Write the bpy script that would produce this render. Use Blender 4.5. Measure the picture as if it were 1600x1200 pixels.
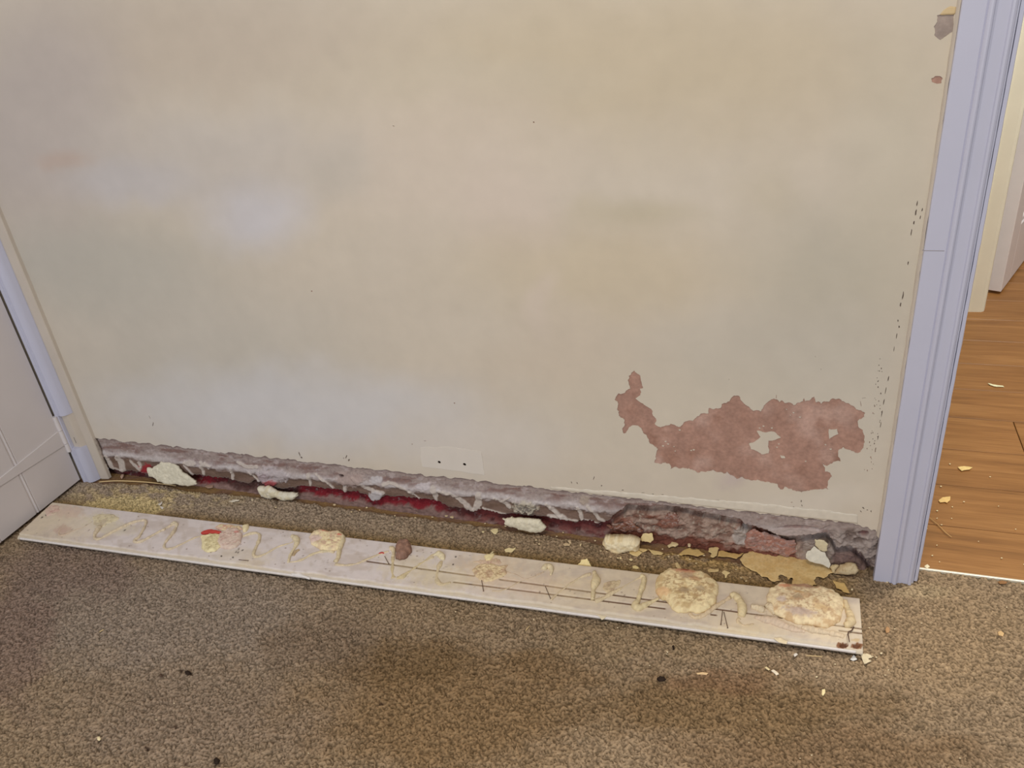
import bpy, math, random
import numpy as np
from mathutils import Matrix, Vector
from mathutils.geometry import delaunay_2d_cdt

for o in list(bpy.data.objects):
    bpy.data.objects.remove(o, do_unlink=True)
scene = bpy.context.scene
COL = scene.collection
random.seed(4)
rng = np.random.default_rng(4)

# ------------------------------------------------------------------ camera
F = 1279.2                      # focal length in pixels of the 1600 x 1200 frame
CAM = np.array([0.0, -1.34035, 1.17])
R_ = np.array([0.9475, 0.3042, -0.0982]); R_ /= np.linalg.norm(R_)
D_ = np.array([-0.3126, 0.8171, -0.4843]); D_ -= R_ * (D_ @ R_); D_ /= np.linalg.norm(D_)
U_ = np.cross(R_, D_)
cam_data = bpy.data.cameras.new('camera')
cam_data.sensor_width = 36.0
cam_data.sensor_fit = 'HORIZONTAL'
cam_data.lens = F / 1600 * 36.0
cam_data.clip_start = 0.02
cam = bpy.data.objects.new('camera', cam_data)
COL.objects.link(cam)
m = Matrix.Identity(4)
for i in range(3):
    m[i][0], m[i][1], m[i][2], m[i][3] = R_[i], U_[i], -D_[i], CAM[i]
cam.matrix_world = m
scene.camera = cam

# ------------------------------------------------------------------ world, lights, exposure
world = bpy.data.worlds.new('world'); scene.world = world
world.use_nodes = True
bg = world.node_tree.nodes['Background']
bg.inputs[0].default_value = (0.93, 0.95, 1.0, 1)
bg.inputs[1].default_value = 0.36

def area_light(name, loc, target, size, size_y, power, color):
    l = bpy.data.lights.new(name, 'AREA')
    l.shape = 'RECTANGLE'; l.size = size; l.size_y = size_y
    l.energy = power; l.color = color
    o = bpy.data.objects.new(name, l); COL.objects.link(o)
    o.location = loc
    d = Vector(target) - Vector(loc)
    o.rotation_euler = d.to_track_quat('-Z', 'Y').to_euler()
    return o
area_light('window_daylight', (-0.75, -3.4, 1.75), (-0.9, 0, 0.3), 1.5, 1.2, 42, (0.84, 0.91, 1.0))
area_light('ceiling_lamp', (-0.1, -1.45, 2.35), (-0.1, -1.4, 0), 0.4, 0.4, 20.5, (1.0, 0.87, 0.69))
area_light('hall_lamp', (0.95, 0.5, 2.3), (0.9, 0.6, 0), 0.4, 0.4, 27, (1.0, 0.93, 0.82))

vs = scene.view_settings
vs.view_transform = 'Standard'; vs.look = 'None'; vs.gamma = 1.0
vs.use_curve_mapping = False
vs.exposure = 0.0

# ------------------------------------------------------------------ measuring helpers
def _ray(x, y):
    x = np.asarray(x, float); y = np.asarray(y, float)
    return ((x - 800) / F)[..., None] * R_ - ((y - 600) / F)[..., None] * U_ + D_
def on_plane(px, p0, n):
    px = np.asarray(px, float); d = _ray(px[..., 0], px[..., 1])
    t = ((np.asarray(p0) - CAM) @ n) / (d @ n)
    return CAM + d * t[..., None]
def G(x, y, z=0.0):
    return on_plane([x, y], np.array([0, 0, z]), np.array([0, 0, 1.0]))
def W(x, y, Y=0.0):
    return on_plane([x, y], np.array([0, Y, 0]), np.array([0, 1.0, 0]))
def proj(P):
    d = np.asarray(P, float) - CAM
    z = d @ D_
    return 800 + F * (d @ R_) / z, 600 - F * (d @ U_) / z
def O(origin, s, pts):
    return [(origin[0] + a / s, origin[1] + b / s) for a, b in pts]

# ------------------------------------------------------------------ noise
def _hash(ix, iy, seed):
    h = (ix.astype(np.int64) * 374761393 + iy.astype(np.int64) * 668265263 + seed * 1442695041) & 0xffffffff
    h = ((h ^ (h >> 13)) * 1274126177) & 0xffffffff
    h = ((h ^ (h >> 16)) * 2246822519) & 0xffffffff
    return ((h ^ (h >> 15)) & 0xffff) / 65535.0
def vnoise(x, y, seed=0):
    ix = np.floor(x); iy = np.floor(y); fx = x - ix; fy = y - iy
    fx = fx * fx * (3 - 2 * fx); fy = fy * fy * (3 - 2 * fy)
    a = _hash(ix, iy, seed); b = _hash(ix + 1, iy, seed); c = _hash(ix, iy + 1, seed); d = _hash(ix + 1, iy + 1, seed)
    return (a * (1 - fx) + b * fx) * (1 - fy) + (c * (1 - fx) + d * fx) * fy
def fbm(x, y, seed=0, oct=4):
    s = 0; a = 0.5; t = 0
    for k in range(oct):
        s = s + a * vnoise(x * 2 ** k, y * 2 ** k, seed + k * 17); t += a; a *= 0.55
    return s / t
def sstep(a, b, x):
    t = np.clip((x - a) / (b - a), 0, 1); return t * t * (3 - 2 * t)

# ------------------------------------------------------------------ colours
GAIN = 0.80
def lin(c):
    c = np.asarray(c, float) / 255.0
    return np.where(c <= 0.04045, c / 12.92, ((c + 0.055) / 1.055) ** 2.4)
def C(r, g, b, k=1.0):
    c = lin((r, g, b)); l = c @ np.array([0.21, 0.72, 0.07])
    return np.clip((l + (c - l) * 0.96) / GAIN * k, 0, 0.93)
def mixc(a, b, w):
    w = np.asarray(w)[..., None]; return a * (1 - w) + b * w

# ------------------------------------------------------------------ materials
def base_mat(name, rough, spec=0.3):
    mt = bpy.data.materials.new(name); mt.use_nodes = True
    nt = mt.node_tree; b = nt.nodes['Principled BSDF']
    b.inputs['Roughness'].default_value = rough
    b.inputs['Specular IOR Level'].default_value = spec
    return mt, nt, b
def add_bump(nt, b, layers):
    """layers: list of (scale, strength, distance, stretch)"""
    tc = nt.nodes.new('ShaderNodeTexCoord'); prev = None
    for sc, st, dist, stretch in layers:
        mp = nt.nodes.new('ShaderNodeMapping'); mp.inputs['Scale'].default_value = stretch
        nt.links.new(tc.outputs['Object'], mp.inputs['Vector'])
        n = nt.nodes.new('ShaderNodeTexNoise'); n.inputs['Scale'].default_value = sc
        n.inputs['Detail'].default_value = 6
        nt.links.new(mp.outputs[0], n.inputs['Vector'])
        bp = nt.nodes.new('ShaderNodeBump'); bp.inputs['Strength'].default_value = st
        bp.inputs['Distance'].default_value = dist
        nt.links.new(n.outputs['Fac'], bp.inputs['Height'])
        if prev: nt.links.new(prev.outputs[0], bp.inputs['Normal'])
        prev = bp
    nt.links.new(prev.outputs[0], b.inputs['Normal'])
    return tc
def attr_mat(name, rough, spec=0.3, bump=(), var=0.0, var_scale=60):
    mt, nt, b = base_mat(name, rough, spec)
    at = nt.nodes.new('ShaderNodeAttribute'); at.attribute_name = 'Col'
    src = at.outputs['Color']
    if var:
        tc = nt.nodes.new('ShaderNodeTexCoord')
        n = nt.nodes.new('ShaderNodeTexNoise'); n.inputs['Scale'].default_value = var_scale; n.inputs['Detail'].default_value = 5
        nt.links.new(tc.outputs['Object'], n.inputs['Vector'])
        mr = nt.nodes.new('ShaderNodeMapRange')
        mr.inputs['From Min'].default_value = 0.3; mr.inputs['From Max'].default_value = 0.7
        mr.inputs['To Min'].default_value = 1 - var; mr.inputs['To Max'].default_value = 1 + var
        nt.links.new(n.outputs['Fac'], mr.inputs['Value'])
        vm = nt.nodes.new('ShaderNodeVectorMath'); vm.operation = 'SCALE'
        nt.links.new(src, vm.inputs[0]); nt.links.new(mr.outputs[0], vm.inputs['Scale'])
        src = vm.outputs[0]
    nt.links.new(src, b.inputs['Base Color'])
    if bump: add_bump(nt, b, bump)
    return mt
def flat_mat(name, col, rough, spec=0.3, bump=(), var=0.06, var_scale=12, metallic=0):
    mt, nt, b = base_mat(name, rough, spec)
    b.inputs['Metallic'].default_value = metallic
    tc = nt.nodes.new('ShaderNodeTexCoord')
    n = nt.nodes.new('ShaderNodeTexNoise'); n.inputs['Scale'].default_value = var_scale; n.inputs['Detail'].default_value = 5
    nt.links.new(tc.outputs['Object'], n.inputs['Vector'])
    cr = nt.nodes.new('ShaderNodeValToRGB')
    cr.color_ramp.elements[0].position = 0.3; cr.color_ramp.elements[1].position = 0.7
    c = np.asarray(col)
    cr.color_ramp.elements[0].color = (*np.clip(c * (1 - var), 0, 1), 1)
    cr.color_ramp.elements[1].color = (*np.clip(c * (1 + var), 0, 1), 1)
    nt.links.new(n.outputs['Fac'], cr.inputs[0]); nt.links.new(cr.outputs[0], b.inputs['Base Color'])
    if bump: add_bump(nt, b, bump)
    return mt

ONE = (1, 1, 1)
M_paint = attr_mat('wall_paint', 0.5, 0.3, [(6, 0.10, 0.02, ONE), (55, 0.05, 0.004, (0.5, 1, 1.6)), (340, 0.05, 0.001, ONE)], 0.02, 25)
M_plaster = attr_mat('bare_plaster', 0.9, 0.15, [(120, 0.35, 0.003, ONE), (600, 0.3, 0.001, ONE)], 0.12, 160)
M_rubble = attr_mat('rubble', 0.95, 0.1, [(90, 0.6, 0.006, ONE), (420, 0.5, 0.002, ONE)], 0.22, 110)
M_glue = attr_mat('dried_adhesive', 0.75, 0.25, [(110, 0.35, 0.003, ONE), (500, 0.25, 0.001, ONE)], 0.08, 120)
M_flake = attr_mat('paint_chips', 0.6, 0.3, [(200, 0.2, 0.001, ONE)], 0.06, 200)
M_board = attr_mat('board_back', 0.6, 0.3, [(150, 0.12, 0.001, (0.15, 1, 1)), (500, 0.1, 0.0005, ONE)], 0.05, 60)
M_carpet = attr_mat('carpet', 1.0, 0.0, [(700, 0.5, 0.002, ONE)], 0.22, 520)
M_gloss = flat_mat('bluish_white_gloss', C(178, 179, 196), 0.34, 0.45, [(14, 0.08, 0.004, (1, 1, 0.4)), (260, 0.06, 0.0006, ONE)], 0.02, 8)
M_door = flat_mat('off_white_paint', C(196, 190, 190), 0.42, 0.4, [(30, 0.08, 0.003, (1, 1, 0.15)), (260, 0.06, 0.0006, ONE)], 0.02, 10)
M_cream = flat_mat('cream_paint', C(182, 172, 160), 0.5, 0.3, [(40, 0.1, 0.002, ONE)], 0.03, 20)
M_hallpaint = flat_mat('warm_cream_gloss', C(240, 226, 206), 0.4, 0.4, [(40, 0.1, 0.002, ONE)], 0.02, 20)
M_halldoor = flat_mat('white_door_paint', C(214, 210, 212), 0.4, 0.4, [(40, 0.1, 0.002, ONE)], 0.02, 20)
M_dark = flat_mat('dark_steel', C(84, 62, 50), 0.6, 0.3)
M_hole = flat_mat('hole_brown', C(52, 42, 38), 0.95, 0.05)
M_brass = flat_mat('bright_metal', (0.93, 0.89, 0.74), 0.35, 0.5, metallic=0.25, var=0.03)
M_straw = flat_mat('straw', C(188, 150, 95), 0.8)
M_thread = flat_mat('pale_thread', C(205, 180, 130), 0.85)

def wood_mat():
    mt, nt, b = base_mat('oak_laminate', 0.42, 0.4)
    tc = nt.nodes.new('ShaderNodeTexCoord')
    oi = nt.nodes.new('ShaderNodeObjectInfo')
    mul = nt.nodes.new('ShaderNodeMath'); mul.operation = 'MULTIPLY'; mul.inputs[1].default_value = 37
    nt.links.new(oi.outputs['Random'], mul.inputs[0])
    cx = nt.nodes.new('ShaderNodeCombineXYZ'); nt.links.new(mul.outputs[0], cx.inputs[0]); nt.links.new(mul.outputs[0], cx.inputs[1])
    va = nt.nodes.new('ShaderNodeVectorMath'); va.operation = 'ADD'
    nt.links.new(tc.outputs['Object'], va.inputs[0]); nt.links.new(cx.outputs[0], va.inputs[1])
    mp = nt.nodes.new('ShaderNodeMapping'); mp.inputs['Scale'].default_value = (1.1, 14, 14)
    nt.links.new(va.outputs[0], mp.inputs['Vector'])
    n = nt.nodes.new('ShaderNodeTexNoise'); n.inputs['Scale'].default_value = 2.2; n.inputs['Detail'].default_value = 8
    n.inputs['Distortion'].default_value = 0.9
    nt.links.new(mp.outputs[0], n.inputs['Vector'])
    cr = nt.nodes.new('ShaderNodeValToRGB'); e = cr.color_ramp.elements
    e[0].position = 0.25; e[0].color = (*C(126, 86, 44), 1)
    e[1].position = 0.72; e[1].color = (*C(166, 120, 68), 1)
    x = cr.color_ramp.elements.new(0.47); x.color = (*C(148, 103, 54), 1)
    nt.links.new(n.outputs['Fac'], cr.inputs[0])
    mp2 = nt.nodes.new('ShaderNodeMapping'); mp2.inputs['Scale'].default_value = (6, 160, 160)
    nt.links.new(va.outputs[0], mp2.inputs['Vector'])
    n2 = nt.nodes.new('ShaderNodeTexNoise'); n2.inputs['Scale'].default_value = 2; n2.inputs['Detail'].default_value = 4
    nt.links.new(mp2.outputs[0], n2.inputs['Vector'])
    mx = nt.nodes.new('ShaderNodeMix'); mx.data_type = 'RGBA'; mx.blend_type = 'MULTIPLY'; mx.inputs[0].default_value = 0.5
    cr2 = nt.nodes.new('ShaderNodeValToRGB'); cr2.color_ramp.elements[0].position = 0.3; cr2.color_ramp.elements[0].color = (0.55, 0.5, 0.45, 1)
    cr2.color_ramp.elements[1].position = 0.6
    nt.links.new(n2.outputs['Fac'], cr2.inputs[0])
    nt.links.new(cr.outputs[0], mx.inputs[6]); nt.links.new(cr2.outputs[0], mx.inputs[7])
    nt.links.new(mx.outputs[2], b.inputs['Base Color'])
    return mt
M_wood = wood_mat()

# ------------------------------------------------------------------ object helpers
def wloc(o):
    p = np.zeros(3)
    while o is not None:
        p = p + np.array(o.location); o = o.parent
    return p
def tag(o, label=None, cat=None, group=None, kind=None):
    if label: o['label'] = label
    if cat: o['category'] = cat
    if group: o['group'] = group
    if kind: o['kind'] = kind
    return o
def mesh_obj(name, V, faces, mat, parent=None, col=None, smooth=True, origin=None):
    """faces: list of index lists, or an (n,4)/(n,3) int array. Vertices in world space."""
    V = np.asarray(V, float)
    if parent is not None: org = wloc(parent)
    elif origin is not None: org = np.asarray(origin, float)
    else:
        org = V.mean(0).copy(); org[2] = V[:, 2].min()
    loc = np.zeros(3) if parent is not None else org
    me = bpy.data.meshes.new(name)
    Vl = V - org
    if isinstance(faces, np.ndarray):
        n, k = faces.shape
        me.vertices.add(len(Vl)); me.vertices.foreach_set('co', Vl.astype(np.float32).ravel())
        me.loops.add(n * k); me.loops.foreach_set('vertex_index', faces.astype(np.int32).ravel())
        me.polygons.add(n); me.polygons.foreach_set('loop_start', np.arange(0, n * k, k, dtype=np.int32))
        me.update(calc_edges=True)
    else:
        me.from_pydata(Vl.tolist(), [], faces)
    me.validate()
    if smooth:
        me.polygons.foreach_set('use_smooth', np.ones(len(me.polygons), bool))
    if col is not None:
        a = me.color_attributes.new('Col', 'FLOAT_COLOR', 'POINT')
        c = np.ones((len(Vl), 4), np.float32); c[:, :3] = np.clip(col, 0.002, 0.95)
        a.data.foreach_set('color', c.ravel())
    me.materials.append(mat)
    o = bpy.data.objects.new(name, me); COL.objects.link(o)
    o.location = loc
    if parent is not None: o.parent = parent
    me.update()
    return o
def thing(name, loc, label, cat, group=None):
    o = bpy.data.objects.new(name, None); COL.objects.link(o); o.location = loc
    o.empty_display_size = 0.05
    return tag(o, label, cat, group)

def sheet(name, P, cells, back, mat, parent, col, close_back=False, smooth=True, origin=None):
    """grid of points P (nx,ny,3) with used cells (nx-1,ny-1); rims are walled down to P + back."""
    nx, ny = P.shape[:2]
    idx = np.arange(nx * ny).reshape(nx, ny)
    a, b, c, d = idx[:-1, :-1], idx[1:, :-1], idx[1:, 1:], idx[:-1, 1:]
    quads = np.stack([a, b, c, d], -1)[cells]
    N = nx * ny
    m = np.zeros((nx + 1, ny + 1), bool); m[1:-1, 1:-1] = cells
    walls = []
    # edges along x at grid row j between cell j-1 and j
    lo = m[1:-1, :-1]; hi = m[1:-1, 1:]           # (nx-1, ny)
    i, j = np.nonzero(lo != hi)
    v0 = idx[i, j]; v1 = idx[i + 1, j]; flip = lo[i, j]
    w = np.stack([v0, v1, v1 + N, v0 + N], -1)
    w2 = np.where(flip[:, None], w, w[:, ::-1]); walls.append(w2)
    lo = m[:-1, 1:-1]; hi = m[1:, 1:-1]           # (nx, ny-1)
    i, j = np.nonzero(lo != hi)
    v0 = idx[i, j]; v1 = idx[i, j + 1]; flip = hi[i, j]
    w = np.stack([v0, v1, v1 + N, v0 + N], -1)
    w2 = np.where(flip[:, None], w, w[:, ::-1]); walls.append(w2)
    allf = [quads] + walls
    if close_back: allf.append((quads + N)[:, ::-1])
    Fc = np.concatenate(allf)
    Pf = P.reshape(-1, 3); back = np.asarray(back, float)
    B = back.reshape(-1, 3) if back.ndim == 3 else Pf + back
    V = np.concatenate([Pf, B])
    cc = np.asarray(col).reshape(-1, 3); cc = np.concatenate([cc, cc])
    used = np.unique(Fc); remap = np.zeros(len(V), int); remap[used] = np.arange(len(used))
    return mesh_obj(name, V[used], remap[Fc], mat, parent, cc[used], smooth, origin)

def jag(poly, amp, seg, seed=0):
    r = np.random.default_rng(seed)
    P = [np.array(p, float) for p in poly]; out = []
    def sub(a, b, amp):
        d = b - a; L = np.hypot(*d)
        if L < seg: return [a]
        mid = (a + b) / 2 + np.array([-d[1], d[0]]) / L * r.normal() * amp * min(1, L / 12)
        return sub(a, mid, amp * 0.75) + sub(mid, b, amp * 0.75)
    for k in range(len(P)):
        out += sub(P[k], P[(k + 1) % len(P)], amp)
    return np.array(out)
def seg_dist(Q, poly):
    """distance and nearest point from Q (n,2) to a closed polygon"""
    best = np.full(len(Q), 1e9); near = np.zeros_like(Q)
    A = poly; B = np.roll(poly, -1, 0)
    for a, b in zip(A, B):
        ab = b - a; L = ab @ ab
        if L < 1e-16: continue
        t = np.clip((Q - a) @ ab / L, 0, 1); p = a + t[:, None] * ab
        d = np.hypot(*(Q - p).T); k = d < best
        best[k] = d[k]; near[k] = p[k]
    return best, near
def inside(Q, poly):
    x, y = Q[:, 0], Q[:, 1]; r = np.zeros(len(Q), bool)
    A = poly; B = np.roll(poly, -1, 0)
    for (x0, y0), (x1, y1) in zip(A, B):
        if y0 == y1: continue
        k = ((y0 > y) != (y1 > y)) & (x < (x1 - x0) * (y - y0) / (y1 - y0) + x0)
        r ^= k
    return r
def plane_of(kind, *a):
    """('floor', z) / ('wall', Y) / ('lean', base_px, lean): basis p0, ex, ey, n (n towards the viewer)"""
    if kind == 'floor':
        return np.array([0, 0, a[0]]), np.array([1., 0, 0]), np.array([0, 1., 0]), np.array([0, 0, 1.])
    if kind == 'wall':
        return np.array([0, a[0], 0]), np.array([1., 0, 0]), np.array([0, 0, 1.]), np.array([0, -1., 0])
    Y, ang = a                       # leaning plane: foot line at y = Y, z = 0, tilted back by ang degrees from upright
    t = math.radians(ang)
    ey = np.array([0, math.sin(t), math.cos(t)])
    return np.array([0, Y, 0]), np.array([1., 0, 0]), ey, np.array([0, -math.cos(t), math.sin(t)])
def patch(name, px, plane, h, thick, mat, colfn, parent=None, rim=None, res=None, noise=0.0, nscale=150, jagamp=0.6, jagseg=2.5, seed=1, curl=0.0, world=False):
    """solid piece with an outline measured in the photo, lying on a plane, domed by h and 'thick' at its rim"""
    p0, ex, ey, n = plane
    poly_px = jag(px, jagamp, jagseg, seed) if jagamp else np.array(px, float)
    P3 = on_plane(poly_px, p0, n)
    poly = np.stack([(P3 - p0) @ ex, (P3 - p0) @ ey], -1)
    mn, mx = poly.min(0), poly.max(0); size = (mx - mn).max()
    if res is None: res = max(size / 22, 0.0012)
    if rim is None: rim = size * 0.25
    xs = np.arange(mn[0] - res, mx[0] + 2 * res, res); ys = np.arange(mn[1] - res, mx[1] + 2 * res, res)
    X, Yg = np.meshgrid(xs, ys, indexing='ij'); Q = np.stack([X.ravel(), Yg.ravel()], -1)
    ins = inside(Q, poly); d, near = seg_dist(Q, poly)
    g = ins.reshape(X.shape)
    cells = g[:-1, :-1] | g[1:, :-1] | g[1:, 1:] | g[:-1, 1:]
    Q2 = np.where(ins[:, None], Q, near); d = np.where(ins, d, 0)
    t = np.clip(d / rim, 0, 1); prof = np.sqrt(np.clip(1 - (1 - t) ** 2, 0, 1))
    nz = (fbm(Q2[:, 0] * nscale, Q2[:, 1] * nscale, seed) - 0.5) * 2
    hh = thick + h * prof + noise * nz * (0.3 + 0.7 * t)
    c = poly.mean(0); lift = curl * (((Q2 - c) / (size / 2)) ** 2).sum(1)
    base = p0 + Q2[:, :1] * ex + Q2[:, 1:] * ey
    top = base + (hh + lift)[:, None] * n
    bot = base + lift[:, None] * n
    col = colfn(Q2, t, nz, poly) if callable(colfn) else np.tile(colfn, (len(Q2), 1)) * (1 + 0.10 * nz[:, None])
    sh = X.shape
    return sheet(name, top.reshape(*sh, 3), cells, bot.reshape(*sh, 3), mat, parent, col.reshape(*sh, 3), close_back=True)
def chaikin(P, k=2):
    P = np.array(P, float)
    for _ in range(k):
        a = P[:-1] * 0.75 + P[1:] * 0.25; b = P[:-1] * 0.25 + P[1:] * 0.75
        Q = np.empty((len(a) * 2, P.shape[1])); Q[0::2] = a; Q[1::2] = b
        P = np.vstack([P[:1], Q, P[-1:]])
    return P
def tube(name, pts, rad, mat, parent=None, col=None, sides=8, flat=1.0, wob=0.0, seed=0, origin=None):
    P = np.array(pts, float); n = len(P)
    r = np.interp(np.linspace(0, 1, n), np.linspace(0, 1, len(np.atleast_1d(rad))), np.atleast_1d(rad)) if np.ndim(rad) else np.full(n, rad)
    rg = np.random.default_rng(seed); kk = np.arange(n)
    if wob: r = r * (1 + 2.6 * wob * (fbm(kk / 5.0, kk * 0.0 + seed, seed + 7, 2) - .5) * 2 + .3 * wob * rg.normal(size=n).clip(-1.5, 1.5)).clip(.35, 2)
    T = np.gradient(P, axis=0); T /= np.linalg.norm(T, axis=1)[:, None] + 1e-12
    up = np.array([0, 0, 1.0])
    S = np.cross(T, up); sl = np.linalg.norm(S, axis=1)
    S = np.where(sl[:, None] > 0.05, S / (sl[:, None] + 1e-9), np.array([1.0, 0, 0])); N = np.cross(S, T)
    a = np.arange(sides) / sides * 2 * math.pi
    V = P[:, None] + r[:, None, None] * (np.cos(a)[None, :, None] * S[:, None] + flat * np.sin(a)[None, :, None] * N[:, None])
    idx = np.arange(n * sides).reshape(n, sides)
    f = []
    for i in range(n - 1):
        for k in range(sides):
            k2 = (k + 1) % sides; f.append([int(idx[i, k]), int(idx[i, k2]), int(idx[i + 1, k2]), int(idx[i + 1, k])])
    f.append([int(v) for v in idx[0][::-1]]); f.append([int(v) for v in idx[-1]])
    V = V.reshape(-1, 3)
    cc = None if col is None else np.tile(col, (len(V), 1)) * (1 + 0.08 * rg.normal(size=(len(V), 1)).clip(-1.5, 1.5))
    return mesh_obj(name, V, f, mat, parent, cc, True, origin)
def boxes(name, bx, mat, parent=None, smooth=False, origin=None):
    V = []; f = []
    for x0, x1, y0, y1, z0, z1 in bx:
        b = len(V)
        V += [(x0, y0, z0), (x1, y0, z0), (x1, y1, z0), (x0, y1, z0), (x0, y0, z1), (x1, y0, z1), (x1, y1, z1), (x0, y1, z1)]
        f += [[b + i for i in q] for q in ((3, 2, 1, 0), (4, 5, 6, 7), (0, 1, 5, 4), (1, 2, 6, 5), (2, 3, 7, 6), (3, 0, 4, 7))]
    return mesh_obj(name, V, f, mat, parent, None, smooth, origin)
def bevel(o, w, seg=2):
    md = o.modifiers.new('bevel', 'BEVEL'); md.width = w; md.segments = seg; md.limit_method = 'ANGLE'
    return o
def extrude_profile(name, prof, z0, z1, mat, parent=None, nz=2, wob=0.0, seed=0, origin=None):
    """closed profile [(x, y)] pulled up from z0 to z1"""
    prof = np.array(prof, float); n = len(prof); zs = np.linspace(z0, z1, nz)
    V = np.zeros((nz, n, 3)); V[:, :, :2] = prof; V[:, :, 2] = zs[:, None]
    if wob:
        q = (fbm(zs[:, None] * 60 + np.arange(n)[None] * 3.1, np.arange(n)[None] * 0.7 + zs[:, None] * 0, seed) - 0.5)
        V[:, :, 0] += wob * q
    idx = np.arange(nz * n).reshape(nz, n); f = []
    for i in range(nz - 1):
        for k in range(n):
            k2 = (k + 1) % n; f.append([int(idx[i, k]), int(idx[i, k2]), int(idx[i + 1, k2]), int(idx[i + 1, k])])
    f.append([int(v) for v in idx[0][::-1]]); f.append([int(v) for v in idx[-1]])
    return mesh_obj(name, V.reshape(-1, 3), f, mat, parent, None, False, origin)

# ================================================================== THE SETTING
XL, XR = -1.76, 0.262            # back wall from the cupboard to the door opening
CEIL = 2.4
TOP = lambda x: 684 + 0.1133 * (x - 150)          # lower limit of the wall paint, as pixel row
# ---- back wall: render coat behind the paint, with two drilled screw holes
SCREWS = [W(686.5, 722), W(726, 725.5)]
def disc_px(c, r, n=12):
    return [(c[0] + r * math.cos(a), c[2] + r * math.sin(a)) for a in np.arange(n) / n * 2 * math.pi]
def wall_layer(name, outline, holes, Y, depth, mat, parent, colfn, islands=(), step=0.015, zmax=1.25, origin=None):
    pts = [Vector(p) for p in outline]; edges = []
    def loop(start, n): return [(start + i, start + (i + 1) % n) for i in range(n)]
    edges += loop(0, len(outline))
    polys = []
    for hsl in list(holes) + list(islands):
        s = len(pts); pts += [Vector(p) for p in hsl]; edges += loop(s, len(hsl)); polys.append(np.array(hsl))
    out = np.array(outline)
    xs = np.arange(out[:, 0].min() + step / 2, out[:, 0].max(), step); zs = np.arange(out[:, 1].min(), zmax, step)
    X, Z = np.meshgrid(xs, zs); Q = np.stack([X.ravel(), Z.ravel()], -1); Q = Q + rng.uniform(-0.003, 0.003, Q.shape)
    Q = Q[inside(Q, out)]
    pts += [Vector(q) for q in Q]
    v, e, f, *_ = delaunay_2d_cdt(pts, edges, [], 0, 1e-7)
    V2 = np.array([tuple(p) for p in v]); T = np.array([list(t) for t in f if len(t) == 3])
    cen = V2[T].mean(1)
    keep = inside(cen, out)
    for k, hp in enumerate(polys):
        ih = inside(cen, hp)
        if k < len(holes): keep &= ~ih
        else: keep |= ih
    T = T[keep]
    a = V2[T]; ar = (a[:, 1, 0] - a[:, 0, 0]) * (a[:, 2, 1] - a[:, 0, 1]) - (a[:, 2, 0] - a[:, 0, 0]) * (a[:, 1, 1] - a[:, 0, 1])
    T[ar < 0] = T[ar < 0][:, ::-1]
    # front faces -Y: counter-clockwise in (x, z) seen from -Y
    ed = {}
    for t in T:
        for i in range(3):
            p, q = int(t[i]), int(t[(i + 1) % 3])
            if (q, p) in ed: del ed[(q, p)]
            else: ed[(p, q)] = 1
    n = len(V2)
    V = np.zeros((2 * n, 3)); V[:n, 0] = V2[:, 0]; V[:n, 2] = V2[:, 1]; V[:n, 1] = Y
    V[n:] = V[:n]; V[n:, 1] = Y + depth
    faces = [list(map(int, t)) for t in T] + [[q, p, p + n, q + n] for p, q in ed]
    px = proj(V[:n]); col = colfn(*px, V[:n]); col = np.concatenate([col, col])
    return mesh_obj(name, V, faces, mat, parent, col, False, origin)

def render_col(x, y, V):
    c = np.tile(C(158, 124, 110), (len(x), 1))
    n = fbm(V[:, 0] * 22, V[:, 2] * 22, 5); c = mixc(c, C(172, 142, 130), sstep(0.5, 0.75, n))
    n = fbm(V[:, 0] * 40, V[:, 2] * 15, 9); c = mixc(c, C(140, 104, 88), sstep(0.55, 0.75, n) * 0.7)
    c = mixc(c, C(150, 136, 128), (y < 110) & (x > 1300))
    c = mixc(c, C(104, 92, 84), ((x > 1366) & (y > 280)) | (y > TOP(x) - 42) & ((x < 1090) | (x > 1240)))
    c = c * (1 + .5 * (fbm(V[:, 0] * 90, V[:, 2] * 60, 15) - .5))[:, None]
    return c
root_wall = (-0.7, 0.0, 0.0)
out_sub = [(XL, 0.128), (XR, 0.128), (XR, CEIL), (XL, CEIL)]
wall_back = wall_layer('wall_back', out_sub, [disc_px(s, 0.0036) for s in SCREWS], 0.0016, 0.09, M_plaster, None, render_col, step=0.012, zmax=1.15, origin=root_wall)
tag(wall_back, 'cream painted plaster wall with a large peeled brown patch', kind='structure')

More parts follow.
